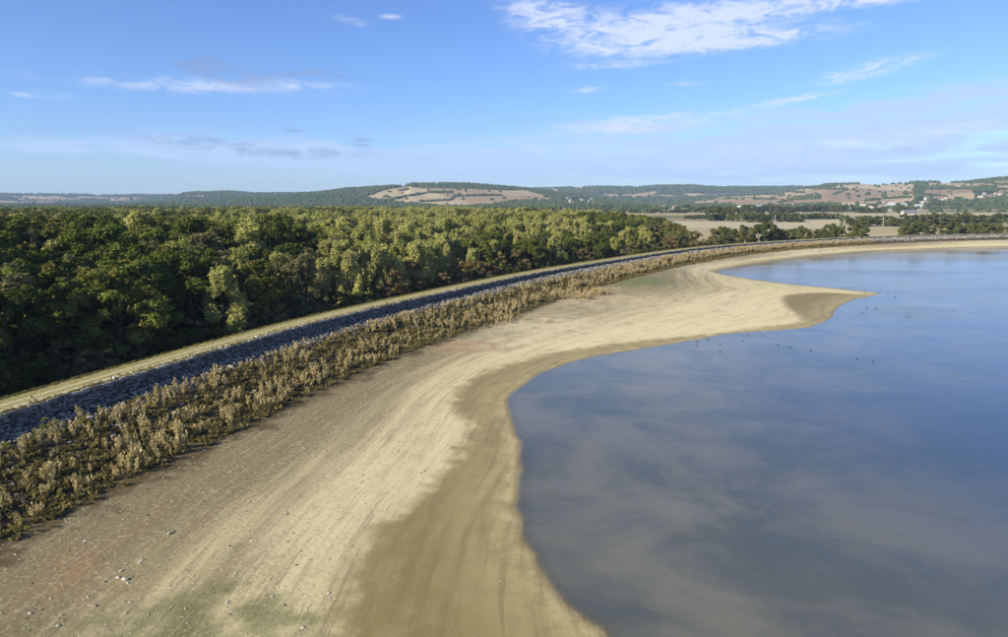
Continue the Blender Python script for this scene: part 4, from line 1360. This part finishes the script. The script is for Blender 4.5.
# ------------------------------------------------------------------ trees and hedges of the plain
FP = [proto('field', 200 + i, M_FIELDT, 10, 4.6, 0.9, 36, 4200, 0.40, ('bush', 'round', 'bush', 'round')[i], (1.2, 2.4)) for i in range(4)]
rows = [  # left px, right px, base row, height px, count, depth (None: base row on the plain), words
    (712, 728, 247, 23, 2, 352, "between forest end and bare field behind the dam"), (742, 769, 240, 20, 3, 380, "in the clump behind the dam's bend"),
    (773, 808, 239, 14, 4, 395, "in the low row behind the dam"), (811, 824, 238, 10, 2, 405, "small, just behind the dam wall"),
    (828, 860, 237, 14, 4, 415, "in the round clump by the open field"), (899, 928, 235, 15, 3, 440, "in the big clump behind the far dam"),
    (932, 1006, 235, 14, 9, 450, "in the long row at the right behind the far dam"),
    (842, 900, 226, 11, 8, None, "in the hedge row across the bare field"), (902, 945, 226, 14, 6, None, "in the tall hedge right of the bare field"), (950, 1006, 224, 12, 7, None, "in the wooded hedge at far right"),
    (708, 737, 221, 17, 5, None, "in the grove beyond the fields, centre right"), (738, 800, 222, 11, 8, None, "in the belt beyond the stubble field"), (686, 712, 219, 5, 6, None, "in the low hedge left of the grove"),
    (800, 838, 219, 8, 5, None, "in the thin row beyond the stubble field"),
    (740, 790, 213, 9, 8, None, "in the distant belt near the white sheds"), (790, 855, 212, 8, 9, None, "in the distant belt below the tan hillside"), (690, 740, 212, 7, 7, None, "in the distant belt at the valley's middle"),
    (856, 885, 213, 6, 5, None, "below the village's left end"), (899, 914, 214, 9, 3, None, "in front of the white village buildings"),
    (925, 1008, 208.5, 7, 14, None, "in the long wood strip below the hillside hamlet"), (600, 690, 213, 5, 10, None, "in the valley beyond the forest's far edge"),
    (560, 690, 208.5, 4.5, 14, None, "far out in the valley, centre of the picture")]
fo_count = {}
for (x0, x1, by, hp, n, dep, words) in rows:
    for j in range(n):
        px = x0 + (j + .5 + random.uniform(-.35, .35)) * (x1 - x0) / n
        y_ = by + random.uniform(-.25, .25) * (1 if dep is None else 0)
        if dep is None:
            g = gp(px, y_, 0.8)
        else:
            a = (px - 504) / FPX; g = np.array([a * dep, dep]) * random.uniform(.99, 1.03)
        dd = g[1]
        # height from the top row in the photograph
        top_y = by - hp * random.uniform(.72, 1.05)
        dr = ray(px, top_y); zt = CAM_H + dr[2] / dr[1] * dd
        h = float(np.clip(zt - 0.8, 3.0, 17.0))
        place_tree("field_tree", FP[(j + n) % 4], g[0], g[1], 0.7, h, random.uniform(0, 6.28), random.uniform(.9, 1.3) * min(1.9, max(.8, ((x1 - x0) / n * 1.5 * dd / FPX / 9.2) / (h / 10))),
                   "green tree %s, %s from left" % (words, ordinal(j + 1)), "tree", "field trees and hedges of the plain")

# ------------------------------------------------------------------ woods and hedges on the hills
import bmesh as _bm


def lump_mesh(seed):
    bm = _bm.new(); _bm.ops.create_icosphere(bm, subdivisions=2, radius=1.0)
    rng = np.random.default_rng(seed)
    for v in bm.verts:
        s = 1 + rng.uniform(-.22, .22)
        v.co = (v.co.x * s, v.co.y * s, max(-.75, v.co.z) * s * 1.0 + .7)
    me = bpy.data.meshes.new("crown"); bm.to_mesh(me); bm.free()
    nf = len(me.polygons)
    set_attr(me, 'tint', rng.uniform(.7, 1.3, nf), 'FLOAT', 'FACE'); set_attr(me, 'hue', rng.uniform(0, .8, nf), 'FLOAT', 'FACE')
    me.materials.append(M_FARWOOD)
    return me


VILLAGE = [(842, 922, 203, 209.5), (920, 944, 198.4, 201), (968, 984, 197.5, 201.5), (976, 1006, 192.6, 198), (566, 598, 199, 204.5)]
hw_pos, hw_scl = [], []
NHILL = {'far_plateau': 9000, 'back_wooded_hill': 9000, 'tan_hill': 26000, 'far_wooded_ridge': 19000, 'right_hill': 19000}
for nm, H in HILLS.items():
    n = NHILL[nm]
    px = RNG.uniform(max(H['pxs'][0], -120), min(H['pxs'][-1] - 2, 1130), n); t = RNG.uniform(0.0, 1.03, n) ** 0.9
    p, fid = hill_at(H, px, t)
    dens = vnoise(p[:, 0] / 180, p[:, 1] / 180, 151, 3)
    thin = 1.0 if nm in ('tan_hill', 'back_wooded_hill') else 0.80
    kp = (fid == 0) & (RNG.uniform(0, 1, n) < thin * np.interp(dens, [.25, .45], [.55, 1])) & (p[:, 2] > -1.5)
    kp |= (fid > 0) & (RNG.uniform(0, 1, n) < (.012 if nm != 'far_plateau' else .05))
    bu, bv = project(p)
    for (x0, x1, y0, y1) in VILLAGE:                       # gardens: few trees between the houses
        kp &= ~((bu > x0 - 2) & (bu < x1 + 2) & (bv > y0 - .4) & (bv < y1 + 1.6) & (RNG.uniform(0, 1, n) > .14))
    hw_pos.append(p[kp]); hw_scl.append(RNG.uniform(3.4, 7.0, kp.sum()) * (1.15 if nm in ('far_plateau', 'far_wooded_ridge') else 1.0))
# hedges between the fields of the hillsides, traced on the slopes
hedges = [[(392, 200), (414, 195.4), (431, 192.8), (453, 192)], [(421, 202.2), (451, 200.6), (455, 197.2)], [(455, 196.4), (502, 195.4)], [(424, 188), (471, 188.4), (508, 190.4)], [(429, 192.6), (453, 193.4)],
          [(385, 197), (392, 198)], [(400, 191), (410, 190)], [(720, 199.6), (735, 198.6)], [(750, 199.5), (772, 199.2)], [(762, 195), (780, 195.4)], [(788, 192.6), (800, 193)], [(800, 188.8), (842, 189.6), (828, 195)],
          [(775, 203), (790, 200), (815, 199)], [(790, 197.8), (815, 196.5)], [(919, 184), (914, 197)], [(919, 188), (957, 189)], [(915, 195), (940, 197)], [(965, 191), (985, 189.5), (1004, 190)], [(860, 201), (880, 199), (906, 197.6)],
          [(985, 195), (1006, 193)], [(1006, 186), (985, 184)]]
for hd in hedges:
    hd = np.array(hd); L = np.r_[0, np.cumsum(np.linalg.norm(np.diff(hd, axis=0), axis=1))]
    for q_ in np.arange(0, L[-1], .55):
        p = hill_hit(np.interp(q_, L, hd[:, 0]) + random.uniform(-.6, .6), np.interp(q_, L, hd[:, 1]) + random.uniform(-.25, .25), ('right_hill', 'tan_hill'))
        if p is not None:
            hw_pos.append(p[None]); hw_scl.append(np.array([random.uniform(2.5, 6)]))
hw_pos, hw_scl = np.vstack(hw_pos), np.concatenate(hw_scl)
lumps = []
for j in range(3):
    p = hill_hit([862, 878, 899][j], [195, 196.5, 195][j], ('right_hill',))
    root = empty("hillside_tree", tuple(p - np.array([0, 0, .5])), j, (9, 9, 8), label=["round tree standing alone on the tan slope, leftmost above the village", "round tree on the tan slope above the village's middle", "round tree on the tan slope above the white village buildings"][j],
                 category="tree", group="lone trees above the village")
    c = add_obj("crown", lump_mesh(300 + j), M_FARWOOD, root); lumps.append(c)
    tv, tf = tube([(0, 0, -.2), (0, 0, .3), (.02, 0, .8)], [.09, .07, .03], 6)
    add_obj("trunk", mesh_np("trunk", tv, tf, True), M_BARK, root)
n = len(hw_pos)
gn_scatter("hillside_woods", hw_pos - np.array([0, 0, .8]), np.c_[np.zeros((n, 2)), RNG.uniform(0, 6.28, n)], np.c_[hw_scl * 1.1, hw_scl * 1.1, hw_scl * .95], RNG.integers(0, 3, n), lumps,
           kind="stuff", label="dark woods and hedges covering the distant hills", category="woods")

# scattered far trees and hedgerows of the valley floor, too small to tell apart
vp = []
for (x0, x1, y0, y1, n, up) in [(-60, 560, 202.5, 212, 5200, 1.25), (520, 700, 204.5, 210, 900, 1), (690, 1008, 206.3, 209.5, 900, 1), (690, 1008, 210, 212, 220, .8), (600, 720, 210, 213, 160, .8), (1008, 1200, 206, 225, 500, 1)]:
    for _ in range(n):
        yy = y0 + (y1 - y0) * (round(random.random() * 6) / 6 + random.uniform(-.06, .06))
        xx = random.uniform(x0, x1)
        if float(vnoise(np.array([xx / 14.]), np.array([yy * 1.7]), 161, 2)[0]) > (.44 if xx > 540 else .1):
            g = gp(xx, yy, .8); vp.append((g[0], g[1], .5, random.uniform(2.5, 5.5) * up))
vp = np.array(vp); n = len(vp)
gn_scatter("valley_hedgerows", vp[:, :3], np.c_[np.zeros((n, 2)), RNG.uniform(0, 6.28, n)], np.c_[vp[:, 3] * 1.2, vp[:, 3] * 1.2, vp[:, 3]], RNG.integers(0, 3, n), lumps, kind="stuff",
           label="far hedgerows and trees of the valley floor below the hills", category="hedgerows")


# ------------------------------------------------------------------ village
M_WALLS = [make_plain_color("pale_render", (0.62, 0.59, 0.52), .9, .1, .3), make_plain_color("cream_render", (0.55, 0.48, 0.37), .9, .1, .3), make_plain_color("white_cladding", (0.60, 0.60, 0.58), .7, .06, .2)]
M_ROOFS = [make_plain_color("brown_tile_roof", (0.24, 0.14, 0.095), .9, .2, .5), make_plain_color("grey_slate_roof", (0.16, 0.16, 0.165), .8, .2, .5), make_plain_color("pale_metal_roof", (0.52, 0.53, 0.54), .5, .06, .3)]
M_GLASS = make_plain_color("dark_window", (0.05, 0.055, 0.065), .25, .1, 1)


def house_parts(Lx, Ly, h, rh):
    a, b = Lx / 2, Ly / 2
    wv = [(-a, -b, -2), (a, -b, -2), (a, b, -2), (-a, b, -2), (-a, -b, h), (a, -b, h), (a, b, h), (-a, b, h), (-a, 0, h + rh), (a, 0, h + rh)]
    wf = [(0, 1, 5, 4), (2, 3, 7, 6), (1, 2, 6, 5), (3, 0, 4, 7)]
    wall_me = bpy.data.meshes.new("wall"); wall_me.from_pydata(wv, [], wf + [(5, 6, 9), (7, 4, 8)])
    e, o = .45, .12
    rv = []
    for sgn in (1, -1):
        for z_ in (0, .25):
            rv += [(-a - e, sgn * (b + e), h - rh * e / b + o + z_), (a + e, sgn * (b + e), h - rh * e / b + o + z_), (a + e, 0, h + rh + o + z_), (-a - e, 0, h + rh + o + z_)]
    rf = []
    for q0 in (0, 8):
        rf += [(q0, q0 + 1, q0 + 2, q0 + 3), (q0 + 4, q0 + 5, q0 + 6, q0 + 7), (q0, q0 + 1, q0 + 5, q0 + 4), (q0 + 1, q0 + 2, q0 + 6, q0 + 5), (q0 + 3, q0, q0 + 4, q0 + 7)]
    roof_me = bpy.data.meshes.new("roof"); roof_me.from_pydata(rv, [], rf)
    win = bpy.data.meshes.new("window"); win.from_pydata([(-.6, -.04, -.75), (.6, -.04, -.75), (.6, -.04, .75), (-.6, -.04, .75), (-.6, .1, -.75), (.6, .1, -.75), (.6, .1, .75), (-.6, .1, .75)], [],
                                                        [(0, 1, 2, 3), (4, 7, 6, 5), (0, 4, 5, 1), (1, 5, 6, 2), (2, 6, 7, 3), (3, 7, 4, 0)])
    win.materials.append(M_GLASS)
    ch = bpy.data.meshes.new("chimney"); ch.from_pydata([(x, y, z) for z in (0, 1.7) for x, y in ((-.4, -.4), (.4, -.4), (.4, .4), (-.4, .4))], [], [(0, 1, 5, 4), (1, 2, 6, 5), (2, 3, 7, 6), (3, 0, 4, 7), (4, 5, 6, 7)])
    return wall_me, roof_me, win, ch, h, rh, Lx, Ly


HT = [house_parts(11, 8, 5.0, 3.0), house_parts(14, 8.5, 5.6, 3.2), house_parts(9, 7.5, 4.2, 2.8)]
ST = [house_parts(24, 13, 6.0, 2.2), house_parts(34, 15, 6.5, 2.4)]
hgroups = [  # list of (x0, x1, y0, y1, count, sheds, words)
    (842, 885, 203.5, 209.5, 16, 0, "at the village's left end"), (884, 922, 203, 208.5, 10, 0, "among the big white buildings of the village"), (886, 921, 204, 208.8, 0, 5, "in the village's white complex"),
    (920, 944, 198.4, 201, 9, 0, "on the slope right of the village"), (968, 984, 197.5, 201.5, 7, 0, "in the hamlet by the wood strip"), (976, 1006, 192.6, 198, 15, 0, "in the hillside hamlet at far right"),
    (738, 756, 207.6, 209.8, 0, 3, "among trees left of the village"), (728, 734, 218.4, 220, 1, 0, "by the grove in the middle valley"), (566, 598, 199, 204.5, 12, 0, "in the far hamlet beyond the forest"),
    (640, 690, 206, 209, 7, 0, "scattered far out in the valley"), (790, 800, 206, 208, 2, 0, "among the belt below the tan hill"), (906, 909, 217.6, 218, 1, 0, "beside the tall hedge")]
mats_done = {}
for gi_, (x0, x1, y0, y1, n, ns, words) in enumerate(hgroups):
    spots = sorted([(random.uniform(x0, x1), random.uniform(y0, y1), j < n) for j in range(n + ns)])
    cnt = {True: 0, False: 0}
    for (px, py, is_h) in spots:
        p = hill_hit(px, py)
        if p is None:
            continue
        tpl = random.choice(HT if is_h else ST)
        cnt[is_h] += 1
        wm, rm = (random.choice(M_WALLS[:2]), random.choice([M_ROOFS[0], M_ROOFS[0], M_ROOFS[1]])) if is_h else (M_WALLS[2], M_ROOFS[2])
        key = (id(tpl), wm.name, rm.name)
        if key not in mats_done:
            a = tpl[0].copy(); a.materials.clear(); a.materials.append(wm); b = tpl[1].copy(); b.materials.clear(); b.materials.append(rm)
            c = tpl[3].copy(); c.materials.clear(); c.materials.append(rm)
            mats_done[key] = (a, b, c)
        a, b, c = mats_done[key]
        sc_ = random.uniform(.9, 1.2) * (1.0 if is_h else 1.0)
        root = empty("house" if is_h else "white_shed", tuple(p), random.uniform(-.5, .5) + (PI / 2 if random.random() < .25 else 0), sc_,
                     label="%s %s, %s from left" % ("small pale house" if is_h else "large white shed", words, ordinal(cnt[is_h])), category="house" if is_h else "shed", group="houses of the village" if is_h else "white sheds of the village")
        add_obj("wall", a, [], root); ro = add_obj("roof", b, [], root)
        if is_h:
            co = add_obj("chimney", c, [], ro); co.location = (tpl[6] * .28, .3, tpl[4] + tpl[5] - .2)
        for wx in ((-.3, 0.02, .32) if is_h else (-.38, -.15, .12, .36)):
            w_o = add_obj("window", tpl[2], [], root); w_o.location = (wx * tpl[6], -tpl[7] / 2, tpl[4] * .62); w_o.scale = (1, 1, 1) if is_h else (1.6, 1, 1.2)


# small pale pylon in the field behind the dam
def pole_mesh():
    parts = [tube([(0, 0, -.5), (0, 0, 4), (0, 0, 8.2)], [.22, .18, .13], 8), tube([(-.9, 0, 7.5), (0, 0, 7.55), (.9, 0, 7.5)], [.09, .1, .09], 6)]
    for x in (-.8, 0, .8):
        parts.append(tube([(x, 0, 7.5), (x, 0, 7.75), (x, 0, 7.95)], [.06, .09, .05], 6))
    V, F = merge(parts)
    return mesh_np("power_pole", V, F, True)


pmesh = pole_mesh(); M_POLE = make_plain_color("pale_concrete", (0.50, 0.48, 0.44), .9, .1, 1)
for (px, py), lb in (((883, 226.5), "pale concrete power pole in the stubble field by the hedge row"), ((775, 222.5), "pale concrete power pole before the belt beyond the stubble field")):
    g = gp(px, py, .8)
    o = add_obj("power_pole", pmesh, M_POLE, label=lb, category="pole", group="power poles in the fields"); o.location = (g[0], g[1], .8)


# ------------------------------------------------------------------ birds on the water
def bird_mesh():
    V, F = [], []
    rings = [(-.34, .10, .02, .03), (-.24, .07, .08, .07), (-.08, .05, .13, .10), (.08, .05, .13, .10), (.19, .08, .09, .09), (.23, .15, .05, .06), (.25, .23, .045, .05), (.29, .27, .06, .055), (.35, .26, .035, .03), (.43, .245, .012, .01)]
    n = 8
    for (x, z, ry, rz) in rings:
        for j in range(n):
            a = 2 * PI * j / n
            V.append((x, ry * math.cos(a), z + rz * math.sin(a)))
    for i in range(len(rings) - 1):
        for j in range(n):
            F.append((i * n + j, i * n + (j + 1) % n, (i + 1) * n + (j + 1) % n, (i + 1) * n + j))
    return mesh_np("water_bird", V, F, True)


bm_ = bird_mesh(); M_BIRD = make_plain_color("dark_plumage", (0.035, 0.032, 0.03), .7, .4, 6)
birds = [(697, 342), (708, 339.5), (697, 346), (720, 351.5), (743, 341.5), (748, 335.5), (763, 335.5), (720.5, 344.5), (778, 345.5), (790, 347.5), (811, 350.5), (857, 359), (873, 361.5),
         (867, 307.5), (876, 308.5), (888, 294.5), (895, 297), (907, 317), (953, 310.5), (862, 313)]
wds = ["leftmost dark bird, close to the shore, mid-lake edge"]
bo = sorted(range(len(birds)), key=lambda i: birds[i][0])
for j, i in enumerate(bo):
    g = gp(*birds[i], 0.0)
    z = 0.0
    o = add_obj("water_bird", bm_, M_BIRD, label="small dark bird floating on the lake, %s from left of the birds" % ordinal(j + 1), category="bird", group="birds on the lake")
    o.location = (g[0], g[1], z); o.rotation_euler = (0, 0, random.uniform(0, 6.28)); o.scale = (0.68,) * 3

# ------------------------------------------------------------------ air
HAZE_DENSITY = 7.5e-5
hv = [(x, y, z) for z in (-4.0, 260.0) for x, y in ((-9300, -60), (9300, -60), (9300, 9600), (-9300, 9600))]
hm = bpy.data.meshes.new("haze"); hm.from_pydata(hv, [], [(3, 2, 1, 0), (4, 5, 6, 7), (0, 1, 5, 4), (1, 2, 6, 5), (2, 3, 7, 6), (3, 0, 4, 7)])
m, k, out = new_mat("air")
pv_ = k.n('ShaderNodeVolumePrincipled', {'Color': (0.58, 0.76, 1.0, 1), 'Density': HAZE_DENSITY, 'Anisotropy': 0.0})
k.t.links.new(pv_.outputs[0], out.inputs['Volume'])
add_obj("haze", hm, m, kind="stuff", label="thin blue summer haze over the valley", category="haze")
